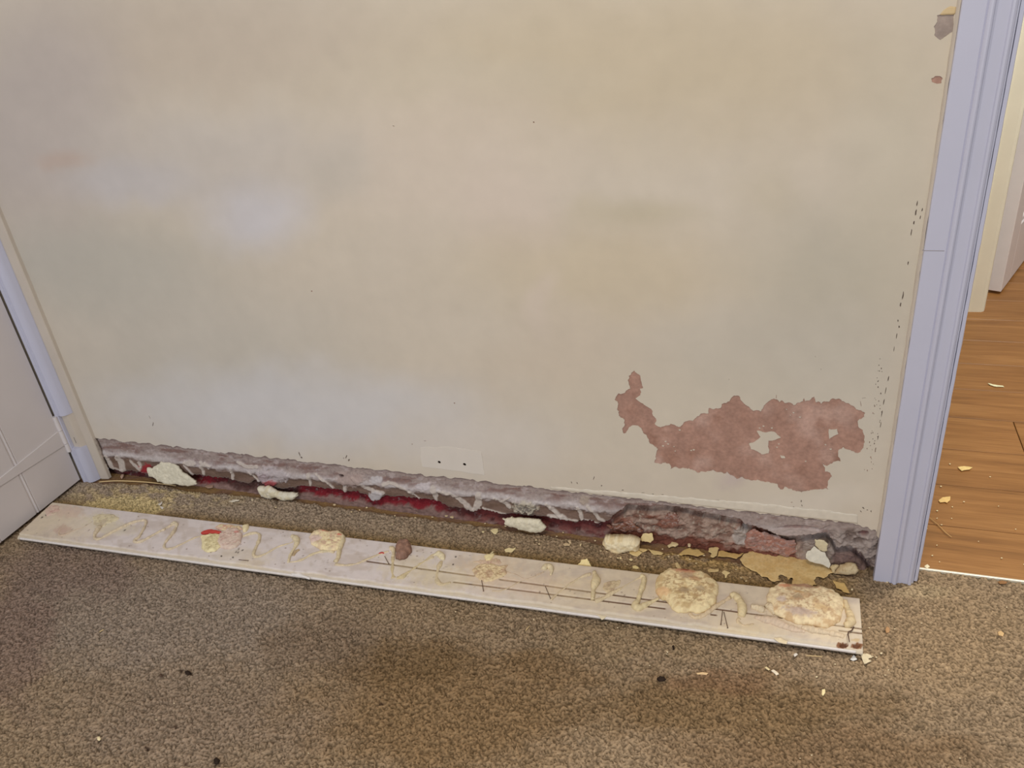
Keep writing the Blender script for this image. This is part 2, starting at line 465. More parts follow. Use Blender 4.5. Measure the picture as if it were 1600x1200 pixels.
# ---- paint coat
xs_px = np.arange(120, 1376, 3.0)
edge = []
for x in xs_px:
    y = TOP(x) + (vnoise(np.array([x / 9.0]), np.array([1.0]), 3)[0] - 0.5) * 3.2 + (vnoise(np.array([x / 3.1]), np.array([2.0]), 4)[0] - 0.5) * 1.8
    if x > 1338: y += (x - 1338) * 0.28 + 2 * math.sin(x * 0.5)
    p = W(x, y); edge.append((p[0], p[2]))
edge = [e for e in edge if XL + 0.004 < e[0] < XR - 0.05]
paint_out = [(XL, edge[0][1])] + edge + [(XR - 0.01, edge[-1][1]), (XR - 0.01, CEIL), (XL, CEIL)]
def wpoly(px, amp=0.8, seg=2.2, seed=0):
    q = jag(px, amp, seg, seed); P = on_plane(q, np.zeros(3), np.array([0, 1., 0])); return [(p[0], p[2]) for p in P]
PEEL = [(991,579),(1000.5,587),(1003.5,603),(1000,608),(1000,618),(993,623),(1007,633),(1017.5,639),(1023,652),(1023,662),(1032,668),(1048,662),(1063,667),(1077,657),(1087,653),(1097,646),(1107,646),(1108,637.5),(1118,638),(1140,627),(1147,618),(1155,619),(1160,628),(1170.5,636),(1176.5,642),(1188.5,643),(1192,637.5),(1203.5,625.5),(1209.5,622.5),(1218,628.5),(1222,625.5),(1233.5,629),(1239.5,633),(1254.5,627),(1256,622),(1258,627),(1272.5,619.5),(1275,628.5),(1283,631),(1287.5,627),(1301,622.5),(1313,624),(1326,630),(1343,641),(1352,645),(1350.5,651),(1340,658.5),(1341.5,667.5),(1350,679.5),(1351,690),(1346,703.5),(1337,708),(1326.5,703.5),(1310,703.5),(1313,721.5),(1299.5,725),(1285,724),(1289,736.5),(1299.5,745),(1293.5,753),(1296,765),(1286,765),(1256,768),(1241,766.5),(1226,760.5),(1215.5,757.5),(1184,750),(1160,745.5),(1143,743),(1127,738),(1102,738),(1083,735),(1065,732),(1048,733),(1040,723),(1022.5,723),(1025,710),(1028,702),(1015,693),(1010,680),(1003,672),(993,665),(978,677),(973,673),(976,657),(967,650),(967,643),(965,628),(962,620),(973,615),(985,607),(981,595),(987,582)]
holes = [wpoly(PEEL, 2.0, 1.6, 1)]
holes.append(wpoly([(1464,24),(1478,22),(1491,21),(1490,34),(1490,44),(1482,54),(1470,62.5),(1460,55),(1459,42)], 1.3, 2, 2))
holes.append(wpoly([(1455,123),(1461,119),(1469,119),(1473,123),(1471,130),(1464,131),(1456,128)], 0.6, 2.5, 3))
holes += [disc_px(s, 0.0036) for s in SCREWS]
SLIVERS = [(1433,318,2,8,-.15),(1431,332,2.2,9,-.15),(1428,348,2,6,-.15),(1424,363,1.4,9,-.15),(1441,328,1.6,6,-.15),(1438,340,1.4,5,-.15),
 (1419,411,1.6,5,-.1),(1411,462,2,12,-.15),(1407,476,2.2,6,-.15),(1403,501,1.5,4,0),(1405,511,2,4,0),(1401,525,1.2,8,-.15),(1397,545,1.2,7,-.1),
 (1388,592,1.6,8,-.2),(1384,610,1.4,10,-.2),(1381,628,1.6,9,-.2),(1378,646,1.5,10,-.2),(1376,664,1.2,8,-.2),(1372,684,1.2,7,-.2),(1368,702,1.2,6,-.2),
 (468,710,1.8,6,.3),(471,715,2.4,3,.2),(541,714,1.6,5,-.3),(545,719,2.2,4,-.3),(537,716,1.2,2,0),
 (1066,791-10,9,1.0,1.3),(1124,782,9,1.2,1.45),(1145,785,10,1.6,1.45),(1252,783,1.6,4,0),(1253,790,1.2,3,.3),(1237,785,3,1.4,0),(1240,792,1.4,1.4,0),
 (1349,794,2.4,3,.6),(1355,797,3,1.6,0),(1361,799,1.6,3,.2),(1345,799,1.4,3,.5),
 (834,191,2.2,2.4,0),(487,455,2.2,2.2,0),(710,630,1.8,2.0,0),(615,197,2.6,1.2,.6),(1283,577,1.2,1.2,0),(1274,557,1,1,0),(1139,593,1,1,0),(239,663,1,6,-.2),(234,652,.9,5,.5),
 (928,747,1.2,5,-.3),(893,754,1.5,3,.4),(902,755,1.5,3,.4),(940,759,1.6,2.2,0),(973,766,3,1.5,.1),(1005,770,5,.9,.15),(1020,772,4,1.1,.15),(1035,773,4,1.1,.15),(1300,808,6,1,.12),(1330,809,8,1.6,.12),
 (1213,620,.8,7,.0),(1345,631,.8,8,.15),(1350,622,6,.8,-.3),(644,694,1.6,1.6,0),(664,689,3.5,.9,.1)]
r_ = random.Random(3)
for x, y, w, h, sk in SLIVERS:
    n = 9; q = []
    for k in range(n):
        a = k / n * 2 * math.pi; rr = r_.uniform(0.65, 1.1)
        dx, dy = w * 0.62 * rr * math.cos(a), h * 0.62 * rr * math.sin(a)
        q.append((x + dx + sk * dy, y + dy + sk * 0.2 * dx))
    holes.append(wpoly(q, 0, 99, 0))
for k in range(46):                       # specks along the stripped paint beside the architrave
    y = r_.uniform(560, 740); x = 1404 - (y - 500) * 0.157 + r_.uniform(-14, 3) - 6
    s = r_.uniform(0.5, 1.1)
    holes.append(wpoly([(x - s, y), (x, y - s * 1.8), (x + s, y), (x, y + s * 1.8)], 0, 99, 0))
islands = [wpoly([(1182.5,673.5),(1195,676),(1209.5,675),(1220,684),(1212,687),(1200.5,688.5),(1200,698),(1201,708),(1190,710),(1173.5,702),(1170.5,693),(1180,690),(1188.5,682.5)], 0.9, 2, 5),
           wpoly([(1295,671),(1308,670.5),(1310,678),(1303,681),(1296,686)], 0.6, 2, 6),
           wpoly([(1219,712),(1226,713),(1227,716),(1221,716)], 0.2, 3, 7)]
for x, y in [(1193,666),(1187,669),(1206,669),(1217,694),(1214,699),(1229,640),(1240,645),(1235,649),(1259,721),(1040,690),(1044,694),(1053,698),(1055,705),(1036,697),(1080,704),(1084,703),(1062,672),(1290,695),(1298,702),(1250,652)]:
    s = r_.uniform(0.7, 1.6)
    islands.append(wpoly([(x - s * 1.5, y), (x, y - s * .6), (x + s * 1.2, y - s * .2), (x + s * .4, y + s * .8)], 0, 9, 0))
BLOBS = [ # patchy old paint, filler and painted light tints: x, y, rx, ry, colour, weight
 (1000,90,540,160,(184,170,144),.95),(300,60,330,110,(176,163,148),.8),(60,190,170,230,(170,161,158),.85),
 (400,335,95,62,(192,191,199),.9),(215,285,110,45,(181,179,184),.8),(330,250,260,90,(180,174,170),.7),
 (105,242,48,16,(178,158,145),.8),(160,420,240,90,(170,168,159),.8),(330,560,260,120,(177,174,166),.7),
 (700,260,230,130,(197,184,170),.8),(800,330,90,90,(198,184,172),.6),(950,420,270,90,(189,175,149),.8),
 (900,560,150,90,(190,176,158),.6),(1000,330,120,26,(176,166,142),.7),(1210,300,60,60,(180,170,148),.5),
 (1310,430,170,130,(174,168,153),.9),(1230,560,240,100,(178,172,160),.8),(1400,250,90,220,(186,178,160),.6),
 (450,640,340,75,(193,193,197),.9),(760,690,170,55,(196,190,184),.7),(1080,640,300,90,(190,182,166),.5),
 (850,470,26,60,(200,186,176),.5),(1320,640,110,160,(186,180,168),.6),(1270,780,120,24,(198,190,178),.8),(1135,748,34,11,(180,166,162),.9),
 (520,270,60,60,(176,170,160),.6),(740,120,240,40,(188,178,160),.5)]
def paint_col(x, y, V):
    c = np.tile(C(192, 182, 167), (len(x), 1))
    wx = x + (fbm(x / 70, y / 70, 31) - .5) * 70; wy = y + (fbm(x / 70, y / 70, 47) - .5) * 50
    for bx, by, rx, ry, col, w in BLOBS:
        d = np.sqrt(((wx - bx) / rx) ** 2 + ((wy - by) / ry) ** 2)
        c = mixc(c, C(*col), .8 * w * (1 - sstep(0.2, 1.35, d)))
    c = c * (1 + 0.07 * (fbm(x / 40, y / 40, 61) - 0.5))[:, None]
    return c
paint = wall_layer('paint_layer', paint_out, holes, 0.0, 0.0014, M_paint, wall_back, paint_col, islands, step=0.012, zmax=1.15)
tag(paint, 'patchy cream and off-white emulsion with painted light tints')
# screw hole sleeves
for s in SCREWS:
    V = []; f = []; n = 12
    for Yd in (0.0008, 0.03):
        for k in range(n):
            a = k / n * 2 * math.pi; V.append((s[0] + 0.0036 * math.cos(a), Yd, s[2] + 0.0036 * math.sin(a)))
    f = [[k, k + n, (k + 1) % n + n, (k + 1) % n] for k in range(n)] + [[k + n for k in range(n)]]
    mesh_obj('screw_hole', V, f, M_hole, wall_back)
# tan rim over the chip at the top right
patch('exposed_undercoat', [(1468,23),(1474,16),(1485,9.5),(1494,11),(1493,20),(1491,23),(1478,23)], plane_of('wall', 0.0), 0.0, 0.0004, M_paint, C(190,168,128), wall_back, res=0.003, jagamp=.4)
# filler rectangle where a socket plate was, and the caulk line above the old skirting
wall_layer('filler_patch', wpoly([(657,699),(700,698),(752,706),(757,742),(753,741),(660,729)], .5, 5, 3), [disc_px(p, .0037, 14) for p in SCREWS], -0.0007, 0.0009, M_paint, wall_back, lambda x, y, V: np.tile(C(199, 192, 183), (len(x), 1)), step=.01)
ck_top = [(x, TOP(x) - 4 - 11 * min(1, max(0, (x - 860) / 330)) + r_.uniform(-1, 1)) for x in range(860, 1341, 12)]
ck_bot = [(x, TOP(x) - 0.8 + r_.uniform(-.7, .7)) for x in range(1340, 859, -12)]
patch('caulk_line', ck_top + ck_bot, plane_of('wall', 0.0), 0.0004, 0.0003, M_paint, C(198,190,176), wall_back, rim=.003, res=0.004, jagamp=.5, jagseg=4, noise=0.0003, seed=6)

# ---- lower wall: bare plaster left by the skirting
BOT = np.array([(140,730),(165,733),(171,735),(181,738),(190,740),(194,738),(202,738),(215,741),(234,745),(262,746),(285,744),(301,745),(315,746),(336,750),(349,749),(385,759),(395,754),(404,756),(420,764),(440,767),(459,765),(470,762),(500,766),(520,767),(537,771),(555,771),(570,776),(580,786),(592,783),(600,777),(612,780),(625,779),(650,782),(680,785),(700,796),(716,797),(737,802),(747,799),(760,801),(786,806),(815,808),(845,810),(860,813),(880,814),(897,821),(910,815),(922,817),(935,821),(945,818),(952,815),(960,805),(975,795),(980,790),(997,791),(1015,793),(1040,791),(1072,796),(1092,801),(1120,806),(1142,811),(1157,812),(1162,820),(1185,826),(1202,832),(1219,839),(1235,840),(1262,837),(1290,834),(1298,842),(1306,856),(1322,855),(1334,858),(1341,866),(1352,876),(1362,890),(1375,893)], float)
def seg_mask(x, y, pts, w0, w1=None, soft=0.8, seed=0):
    """soft mask of strokes along a pixel polyline"""
    pts = np.array(pts, float); w1 = w0 if w1 is None else w1
    best = np.zeros_like(x); n = len(pts) - 1
    wob = 1 + 0.7 * (vnoise(x / 3.5, y / 3.5, 77 + seed) - 0.5)
    for k in range(n):
        a, b = pts[k], pts[k + 1]; ab = b - a
        t = np.clip(((x - a[0]) * ab[0] + (y - a[1]) * ab[1]) / (ab @ ab), 0, 1)
        d = np.hypot(x - a[0] - t * ab[0], y - a[1] - t * ab[1])
        w = (w0 + (w1 - w0) * (k + t) / n) * wob
        best = np.maximum(best, 1 - sstep(w, w + soft, d))
    return best
def blob_mask(x, y, bx, by, rx, ry, seed=0, rough=0.5, soft=0.12):
    d = np.hypot((x - bx) / rx, (y - by) / ry) + (fbm(x / 5, y / 5, seed) - 0.5) * rough
    return 1 - sstep(0.97 - soft, 0.97 + soft, d)
dx = 0.0015
gx = np.arange(-1.705, 0.2045, dx); gz = np.arange(0.0, 0.1335, dx)
GX, GZ = np.meshgrid(gx, gz, indexing='ij')
P = np.stack([GX, np.zeros_like(GX), GZ], -1)
px, py = proj(P)
Ht = 64 + (px - 150) * 0.0175
t = (py - TOP(px)) / Ht + (fbm(px / 14, py / 14, 12) - 0.5) * 0.10
n1 = fbm(px / 9, py / 5, 21); n2 = fbm(px / 30, py / 8, 22); n3 = fbm(px / 3, py / 3, 23)
lil = C(150, 136, 131); wht = C(186, 179, 179); brn = C(118, 97, 86); red = C(140, 38, 50)
col = np.broadcast_to(lil, P.shape).copy()
col = mixc(col, C(126, 102, 96), sstep(0.46, 0.66, n2) * (t > 0.08))
col = mixc(col, C(120, 104, 104), sstep(.55, .7, n3) * .5)
col = mixc(col, C(178, 166, 166), sstep(.6, .72, n1) * .5)
col = mixc(col, C(128, 112, 108), 1 - sstep(0.0, 0.07, t))
rc = np.interp(px, [150, 400, 700, 950], [.37, .36, .31, .29])
ridge = np.exp(-((t - rc) / 0.075) ** 2)
fadeR = 1 - sstep(930, 990, px)
col = mixc(col, wht, np.clip(ridge * (0.35 + 0.9 * n1), 0, 1) * (0.4 + .6 * fadeR))
low = sstep(rc + .03, rc + .13, t + (n1 - 0.5) * 0.16) * fadeR
brn2 = mixc(np.broadcast_to(brn, P.shape), C(104, 84, 72), sstep(.4, .7, n2))
col = mixc(col, brn2, low)
depth = 0.0030 + 0.0012 * (n1 - 0.5) - 0.0030 * ridge * fadeR + 0.0035 * low + 0.0010 * (n3 - .5)
STROKES = [  # pale adhesive streaks on the lower plaster
 (O((140,670),8,[(190,350),(230,440),(270,520),(380,545)]),2.5,2.5),(O((140,670),8,[(340,370),(380,440),(400,540)]),4.5,3.5),
 (O((140,670),8,[(490,410),(530,460),(590,510),(620,520)]),1.2,2.6),(O((140,670),8,[(600,435),(620,490)]),2.2,2),
 (O((140,670),8,[(1200,440),(1290,440)]),4,4),(O((140,670),8,[(1390,470),(1410,590)]),2,1.6),(O((140,670),8,[(1380,420),(1480,510)]),1.4,.6),(O((140,670),8,[(1430,430),(1510,470)]),1.6,1),
 (O((140,670),8,[(1160,470),(1270,590)]),1,1.2),
 (O((320,680),8,[(320,430),(330,510),(330,560)]),1.5,2.4),(O((320,680),8,[(545,465),(600,530),(670,590)]),.8,.8),
 (O((320,680),8,[(1285,500),(1300,560),(1305,640)]),2.6,1.4),(O((320,680),8,[(1390,490),(1500,580),(1590,670)]),1.3,.9),
 (O((320,680),8,[(10,365),(70,390)]),1,.7),(O((320,680),8,[(400,340),(520,400),(640,400)]),1.6,2.4),
 (O((500,700),8,[(0,380),(80,440),(160,520)]),1,.7),(O((500,700),8,[(295,490),(300,560)]),2.4,2.4),
 (O((500,700),8,[(400,370),(480,440),(550,510),(650,550),(770,580)]),1.6,3),(O((500,700),8,[(790,460),(860,435),(950,460),(1040,510),(1130,570)]),2.4,1.3),
 (O((500,700),8,[(1110,560),(1150,580)]),2.2,2.2),(O((500,700),8,[(1170,600),(1240,660),(1350,720)]),.6,.8),
 (O((500,700),8,[(1410,510),(1430,590),(1440,670)]),4.6,2.2),(O((500,700),8,[(1540,540),(1600,590)]),1.4,1.2),
 (O((680,720),8,[(40,385),(180,410),(300,500),(390,580),(440,640)]),1.4,4.4),(O((680,720),8,[(545,430),(530,540),(500,640)]),4.4,5.4),
 (O((680,720),8,[(740,480),(850,530),(920,590)]),1.6,3),(O((680,720),8,[(590,610),(720,650),(860,690)]),1.2,1.2),
 (O((680,720),8,[(850,500),(930,460)]),1.2,.8),(O((680,720),8,[(1390,550),(1440,610),(1560,710)]),2.6,2.4),(O((680,720),8,[(1400,700),(1580,720)]),1.4,2.2),
 (O((860,740),8,[(0,440),(100,530),(200,590)]),2.6,2.2),(O((860,740),8,[(340,440),(370,520),(390,600)]),3,2.2),(O((860,740),8,[(460,410),(540,500),(600,580),(660,620)]),1.8,2.4),
 (O((860,740),8,[(0,560),(160,590),(330,610)]),1.6,1.2),(O((860,740),8,[(390,600),(480,610),(590,650)]),.8,.8)]
for k, (pp, w0, w1) in enumerate(STROKES):
    mk = seg_mask(px, py, pp, w0, w1, seed=k) * (py > TOP(px) + 8)
    col = mixc(col, C(184, 174, 166), mk * 0.92); depth = depth - 0.0022 * mk
for bx, by, rx, ry, cc, dd in [(545,750,20,13,(160,142,136),.003),(425,745,26,14,(172,163,165),.004),(412,745,12,8,(160,146,150),.003),(588,750,9,5,(182,177,179),.001),
        (660,760,12,6,(186,178,180),.001),(913,782,8,7,(160,146,134),.0015),(420,756,13,5,(150,62,66),.004),(227,735,12,8,(148,40,50),.0005),(585,778,12,9,(180,175,177),.003),
        (820,794,20,11,(176,168,152),.006)]:
    mk = blob_mask(px, py, bx, by, rx, ry, int(bx), 1.1, .2); col = mixc(col, C(*cc), mk * .9); depth = depth - dd * mk
mk = blob_mask(px, py, 533, 744, 4, 2.4, 3, .2); depth = depth + 0.008 * mk; col = mixc(col, C(70, 52, 48), mk)
mk = blob_mask(px, py, 820, 794, 19, 10, 820) * sstep(.5, .62, n3); depth = depth + .003 * mk; col = mixc(col, C(120, 112, 104), mk)
# rough broken render at the right end
rub = sstep(1285, 1305, px)
dr = fbm(px / 16, py / 9, 41); dr2 = fbm(px / 5, py / 4, 43)
depth = depth + rub * (0.024 * (dr - 0.45) + 0.008 * (dr2 - .5)) * sstep(.1, .3, t)
col = mixc(col, mixc(np.broadcast_to(C(146, 134, 129), P.shape), C(110, 96, 90), sstep(.45, .65, dr)), rub * sstep(.05, .2, t))
mk = blob_mask(px, py, 1349, 835, 8, 4, 2, .3); depth = depth + .012 * mk; col = mixc(col, C(120, 88, 82), mk)
# bulging tongue of plaster
mk = blob_mask(px, py, 1240, 832, 44, 6.5, 5, .25); depth = depth - 0.002 * mk; col = mixc(col, C(168, 154, 150), mk * .8)
mk = seg_mask(px, py, O((1200,780),8,[(120,370),(260,350),(420,350),(560,370),(650,400),(760,350)]), .5, .5, .6); depth = depth + .0025 * mk
bot = np.interp(px, BOT[:, 0], BOT[:, 1]) + (vnoise(px / 2.6, px * 0 + 3, 6) - .5) * 2.6
vis = (py < bot) & (py > TOP(px) - 3.5)
edge_d = np.clip((bot - py) / 3.0, 0, 1); 
col = mixc(col, C(176, 166, 162), (1 - edge_d) * 0.35 * fadeR)
depth = depth + 0.0015 * (1 - edge_d) * fadeR
g = vis; cells = g[:-1, :-1] & g[1:, :-1] & g[1:, 1:] & g[:-1, 1:]
P2 = P.copy(); P2[..., 1] = depth
Bk = P2.copy(); Bk[..., 1] = np.maximum(depth + 0.006, 0.012)
o = sheet('skirting_plaster', P2, cells, Bk, M_plaster, wall_back, col)
tag(o, 'bare lilac and brown plaster strip with pale adhesive streaks')
# masonry behind it: red painted base on the left, broken brick and mortar on the right
px, py = proj(P + np.array([0, 0.014, 0]))
n1 = fbm(px / 12, py / 7, 51); n2 = fbm(px / 4, py / 3, 52); n3 = fbm(px / 40, py / 12, 53)
redw = np.clip(sstep(300, 312, px) * (1 - sstep(338, 350, px)) + sstep(458, 470, px) * (1 - sstep(680, 712, px)) + .35 * sstep(712, 730, px), 0, 1)
col = mixc(np.broadcast_to(C(82, 58, 54), P.shape), C(116, 34, 42), redw)
col = mixc(col, C(70, 40, 40), .8 * sstep(690, 740, px))  # crevice shade under the plaster, right of the red, painted into the colour
rowp = py - np.interp(px, BOT[:, 0], BOT[:, 1])
col = mixc(col, C(84, 34, 38), sstep(.45, .7, n1))
col = mixc(col, C(136, 118, 118), sstep(.66, .76, n2) * .5)
col = mixc(col, C(128, 104, 98), sstep(3.5, 8, rowp + (n1 - .5) * 9))
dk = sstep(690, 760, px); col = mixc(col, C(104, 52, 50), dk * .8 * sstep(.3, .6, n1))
right = sstep(945, 960, px)
mort = mixc(np.broadcast_to(C(152, 130, 118), P.shape), C(124, 98, 86), sstep(.45, .65, n1))
mort = mixc(mort, C(172, 160, 146), sstep(.60, .74, n2) * .6)
mort = mixc(mort, C(112, 58, 40), sstep(.52, .68, n3) * .7)
mort = mixc(mort, C(108, 66, 54), sstep(16, 26, py - (BOT[0, 1] * 0 + 798 + (px - 960) * 0.16) + (n1 - .5) * 12))
mort = mixc(mort, C(160, 149, 142), blob_mask(px, py, 1157, 834, 12, 14, 3))
mort = mixc(mort, C(146, 135, 129), sstep(1245, 1262, px) * .8)
mort = mixc(mort, C(120, 98, 92), sstep(1296, 1306, px) * sstep(858, 864, py))
col = mixc(col, mort, right)
depth = 0.021 - 0.009 * sstep(3.5, 8, rowp) + 0.005 * (n1 - .5) + 0.003 * (n2 - .5) + right * (0.003 + 0.009 * (n1 - .5)) - 0.004 * sstep(.5, .7, n3) * right
depth = depth + 0.010 * (1 - sstep(3, 8, py - np.interp(px, BOT[:, 0], BOT[:, 1]))) * right
P2 = P.copy(); P2[..., 1] = depth; P2[..., 2] -= 0.006
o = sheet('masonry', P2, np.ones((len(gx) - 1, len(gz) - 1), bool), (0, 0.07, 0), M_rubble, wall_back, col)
tag(o, 'broken brick, mortar and old red paint behind the plaster')
def brick_col(a, b):
    def f(Q, t, nz, poly):
        c = np.tile(C(*a), (len(Q), 1)); n = fbm(Q[:, 0] * 90, Q[:, 1] * 160, 8)
        c = mixc(c, C(*b), sstep(.42, .62, n)); return mixc(c, C(172, 154, 148), sstep(.52, .68, fbm(Q[:, 0] * 260, Q[:, 1] * 400, 9)) * .6)
    return f
patch('brick', O((1040,770),8,[(990,500),(1060,460),(1160,470),(1300,510),(1450,560),(1560,585),(1640,640),(1650,730),(1560,760),(1440,770),(1330,740),(1200,720),(1060,680),(980,620)]), plane_of('wall', 0.016), 0.004, 0.002, M_rubble, brick_col((156,112,98),(146,114,106)), wall_back, rim=.01, res=.0015, noise=.0034, jagamp=2.2, nscale=120, seed=12)
patch('brick', O((1040,770),8,[(20,250),(110,235),(180,300),(190,400),(150,440),(60,420),(-40,400),(-60,330)]), plane_of('wall', 0.016), 0.003, 0.002, M_rubble, brick_col((124,84,70),(130,100,90)), wall_back, rim=.008, res=.0015, noise=.003, jagamp=2, nscale=130, seed=13)
patch('brick', O((860,740),8,[(700,640),(860,630),(940,590),(1000,580),(1040,610),(1120,680),(1180,700),(1120,730),(960,720),(800,700)]), plane_of('wall', 0.014), 0.003, 0.002, M_rubble, brick_col((122,84,66),(108,66,52)), wall_back, rim=.006, res=.0015, noise=.003, jagamp=2, nscale=130, seed=14)
# end of the plaster strip beside the cupboard frame
patch('plaster_edge', [(144,688),(150,684),(158,700),(165,722),(170,745),(163,747),(156,728),(148,704)], plane_of('wall', 0.0), 0.003, 0.003, M_rubble, C(150,138,128), wall_back, rim=.004, res=.0015, noise=.001, nscale=200, seed=15, jagamp=.5)

# ---- rest of the back wall: over and beyond the door opening
XO = 1.05
boxes('wall_right', [(XO, 2.6, 0.0, 0.092, 0, CEIL), (XR, XO, 0.0, 0.092, 2.03, CEIL)], M_cream, None, origin=(1.8, 0, 0))
tag(bpy.data.objects['wall_right'], 'cream wall round the far side of the doorway', kind='structure')

# ---- carpet
STAINS_AND_SHADE = [  # stains plus foreground shadow put into colour: x, y, rx, ry, colour, weight
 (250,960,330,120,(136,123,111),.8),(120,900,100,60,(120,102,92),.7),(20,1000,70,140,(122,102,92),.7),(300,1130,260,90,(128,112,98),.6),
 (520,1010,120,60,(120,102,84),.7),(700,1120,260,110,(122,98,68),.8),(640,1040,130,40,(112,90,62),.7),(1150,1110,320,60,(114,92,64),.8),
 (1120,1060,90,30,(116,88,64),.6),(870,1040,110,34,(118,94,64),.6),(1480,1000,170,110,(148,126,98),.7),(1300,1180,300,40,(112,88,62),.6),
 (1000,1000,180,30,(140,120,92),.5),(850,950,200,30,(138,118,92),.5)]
SPOTS = [(295,1053,7,4),(283,1048,4,3),(252,1056,4,2.5),(217,1032,2,2),(339,1190,5,5),(274,1137,3,3),(290,1195,3,2),(1033,1061,3,2),(596,1100,4,3),(573,1043,2,2),(230,1170,4,3)]
EDGEC = np.array([(100,752),(185,755),(240,757),(300,768),(400,776),(500,789),(600,802),(700,815),(860,838),(1000,860),(1100,872),(1200,884),(1300,896),(1365,904)], float)
cs = 0.0026
cx = np.arange(-1.86, 1.02, cs); cy = np.arange(-0.98, 0.0335, cs)
CX, CY = np.meshgrid(cx, cy, indexing='ij')
CX = CX + rng.uniform(-.0011, .0011, CX.shape); CY2 = CY + rng.uniform(-.0011, .0011, CX.shape)
P = np.stack([CX, CY2, np.zeros_like(CX)], -1)
px, py = proj(P)
tuft = rng.uniform(0, 1, CX.shape); tuft2 = fbm(CX * 260, CY * 260, 71, 2)
base = np.broadcast_to(C(137, 118, 95), P.shape).copy()
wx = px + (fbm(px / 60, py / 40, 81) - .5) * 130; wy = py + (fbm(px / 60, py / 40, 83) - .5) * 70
for bx, by, rx, ry, cc, w in STAINS_AND_SHADE:
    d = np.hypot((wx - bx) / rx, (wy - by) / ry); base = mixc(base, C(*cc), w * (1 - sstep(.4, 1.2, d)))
# the cleaner strip that lay near the wall, its grubby yellow margins
bk = 787 + 0.1176 * (px - 70)                      # back edge of the loose board
gap = (py < bk + 6)
strip = gap * (py > 730) * (1 - sstep(1300, 1368, px))
base = mixc(base, mixc(np.broadcast_to(C(150, 134, 116), P.shape), C(140, 118, 90), sstep(300, 1200, px)), strip)
near_bk = np.exp(-((py - bk) / 13.0) ** 2) * strip
base = mixc(base, C(126, 102, 58), near_bk * .75)
mk = blob_mask(wx * .3 + px * .7, py, 195, 792, 66, 16, 91, .5) * strip; base = mixc(base, C(196, 178, 128), mk * .75)
mk = (1 - sstep(.3, 1.2, np.hypot((px - 240) / 170, (py - 775) / 22))) * strip * sstep(.42, .6, fbm(px / 14, py / 6, 93)); base = mixc(base, C(186, 166, 122), mk * .7)
mk = strip * sstep(985, 1050, px) * sstep(.40, .58, fbm(px / 22, py / 9, 95)) * np.exp(-((py - (868 + (px - 1050) * .1)) / 16) ** 2); base = mixc(base, C(176, 146, 92), mk * .8)
eg = np.interp(px, EDGEC[:, 0], EDGEC[:, 1]); bare = 1 - sstep(-3, 2, py - eg + (fbm(px / 12, py / 12, 97) - .5) * 7)
bare = bare * (px < 1368) * strip
dust = mixc(np.broadcast_to(C(136, 108, 72), P.shape), C(124, 96, 76), sstep(.4, .65, fbm(px / 25, py / 6, 99)))
for bx, by, rx, ry in SPOTS:
    mk = blob_mask(px, py, bx, by, rx, ry, int(bx), .9); base = mixc(base, C(58, 42, 34), mk * .85)
# tread marks by the door
mk = (1 - sstep(.3, 1.2, np.hypot((px - 1440) / 60, (py - 925) / 14))); base = mixc(base, C(164, 146, 116), mk * .5)
speck = 0.26 + 1.35 * (0.85 * tuft + 0.15 * tuft2)
col = base * speck[..., None]
col = mixc(col, dust * (0.85 + .3 * tuft[..., None]), bare)
zz = 0.0050 * (tuft - .5) + 0.0015 * (tuft2 - .5) + 0.0015 * (fbm(CX * 14, CY * 14, 73, 2) - .5)
zz = zz * (1 - .7 * bare) - 0.004 * bare
door = (CX > 0.17); lim = np.where(CX > 0.272, 0.034, np.where(CX > 0.188, -0.004, 0.024))
P[..., 2] = zz; 
g = CY2 < lim
# hole under the cupboard: the carpet stops just under the door
cells = g[:-1, :-1] & g[1:, :-1] & g[1:, 1:] & g[:-1, 1:]
floor = boxes('floor', [(-1.9, 2.6, -4.2, 0.036, -0.06, -0.005)], flat_mat('carpet_backing', C(125, 106, 84), 1.0, 0.0, var=.15, var_scale=300), None, origin=(0, -1, -0.06))
tag(floor, 'mottled beige brown carpet with grubby stains', kind='structure')
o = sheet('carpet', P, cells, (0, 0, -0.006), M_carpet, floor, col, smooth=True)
tag(o, 'short beige brown twist pile, stained, with painted shade')
# ---- hall floor planks
hall_floor = boxes('floor_hall', [(-1.2, 3.0, 0.036, 4.2, -0.06, -0.012)], M_hole, None, origin=(0.9, 2, -0.06))
tag(hall_floor, 'oak laminate floor in the hall beyond the doorway', kind='structure')
def plank_mesh(L, w):
    e = 0.0012; V = []
    for x, y, z in ((0, 0, 0), (L, 0, 0), (L, w, 0), (0, w, 0)): V.append((x, y, -0.01))
    for x, y in ((0, 0), (L, 0), (L, w), (0, w)): V.append((x, y, -0.001))
    for x, y in ((e, e), (L - e, e), (L - e, w - e), (e, w - e)): V.append((x, y, 0.0))
    f = [[0, 1, 5, 4], [1, 2, 6, 5], [2, 3, 7, 6], [3, 0, 4, 7], [4, 5, 9, 8], [5, 6, 10, 9], [6, 7, 11, 10], [7, 4, 8, 11], [8, 9, 10, 11]]
    me = bpy.data.meshes.new('plank'); me.from_pydata(V, [], f); me.materials.append(M_wood); return me
pm = plank_mesh(1.26, 0.146)
row = 0
y = -0.02 + 0.058
hl = np.array(hall_floor.location)
offs = [0.05, -0.52, -0.15, -0.83, -0.38, -0.05, -0.66]
while y < 4.0:
    x = -1.15 + offs[row % 7]
    while x < 2.9:
        if x + 1.26 > -0.4:
            p = bpy.data.objects.new('plank', pm); COL.objects.link(p); p.parent = hall_floor
            p.location = Vector((x, y, -0.002)) - hall_floor.location
        x += 1.262
    y += 0.1475; row += 1
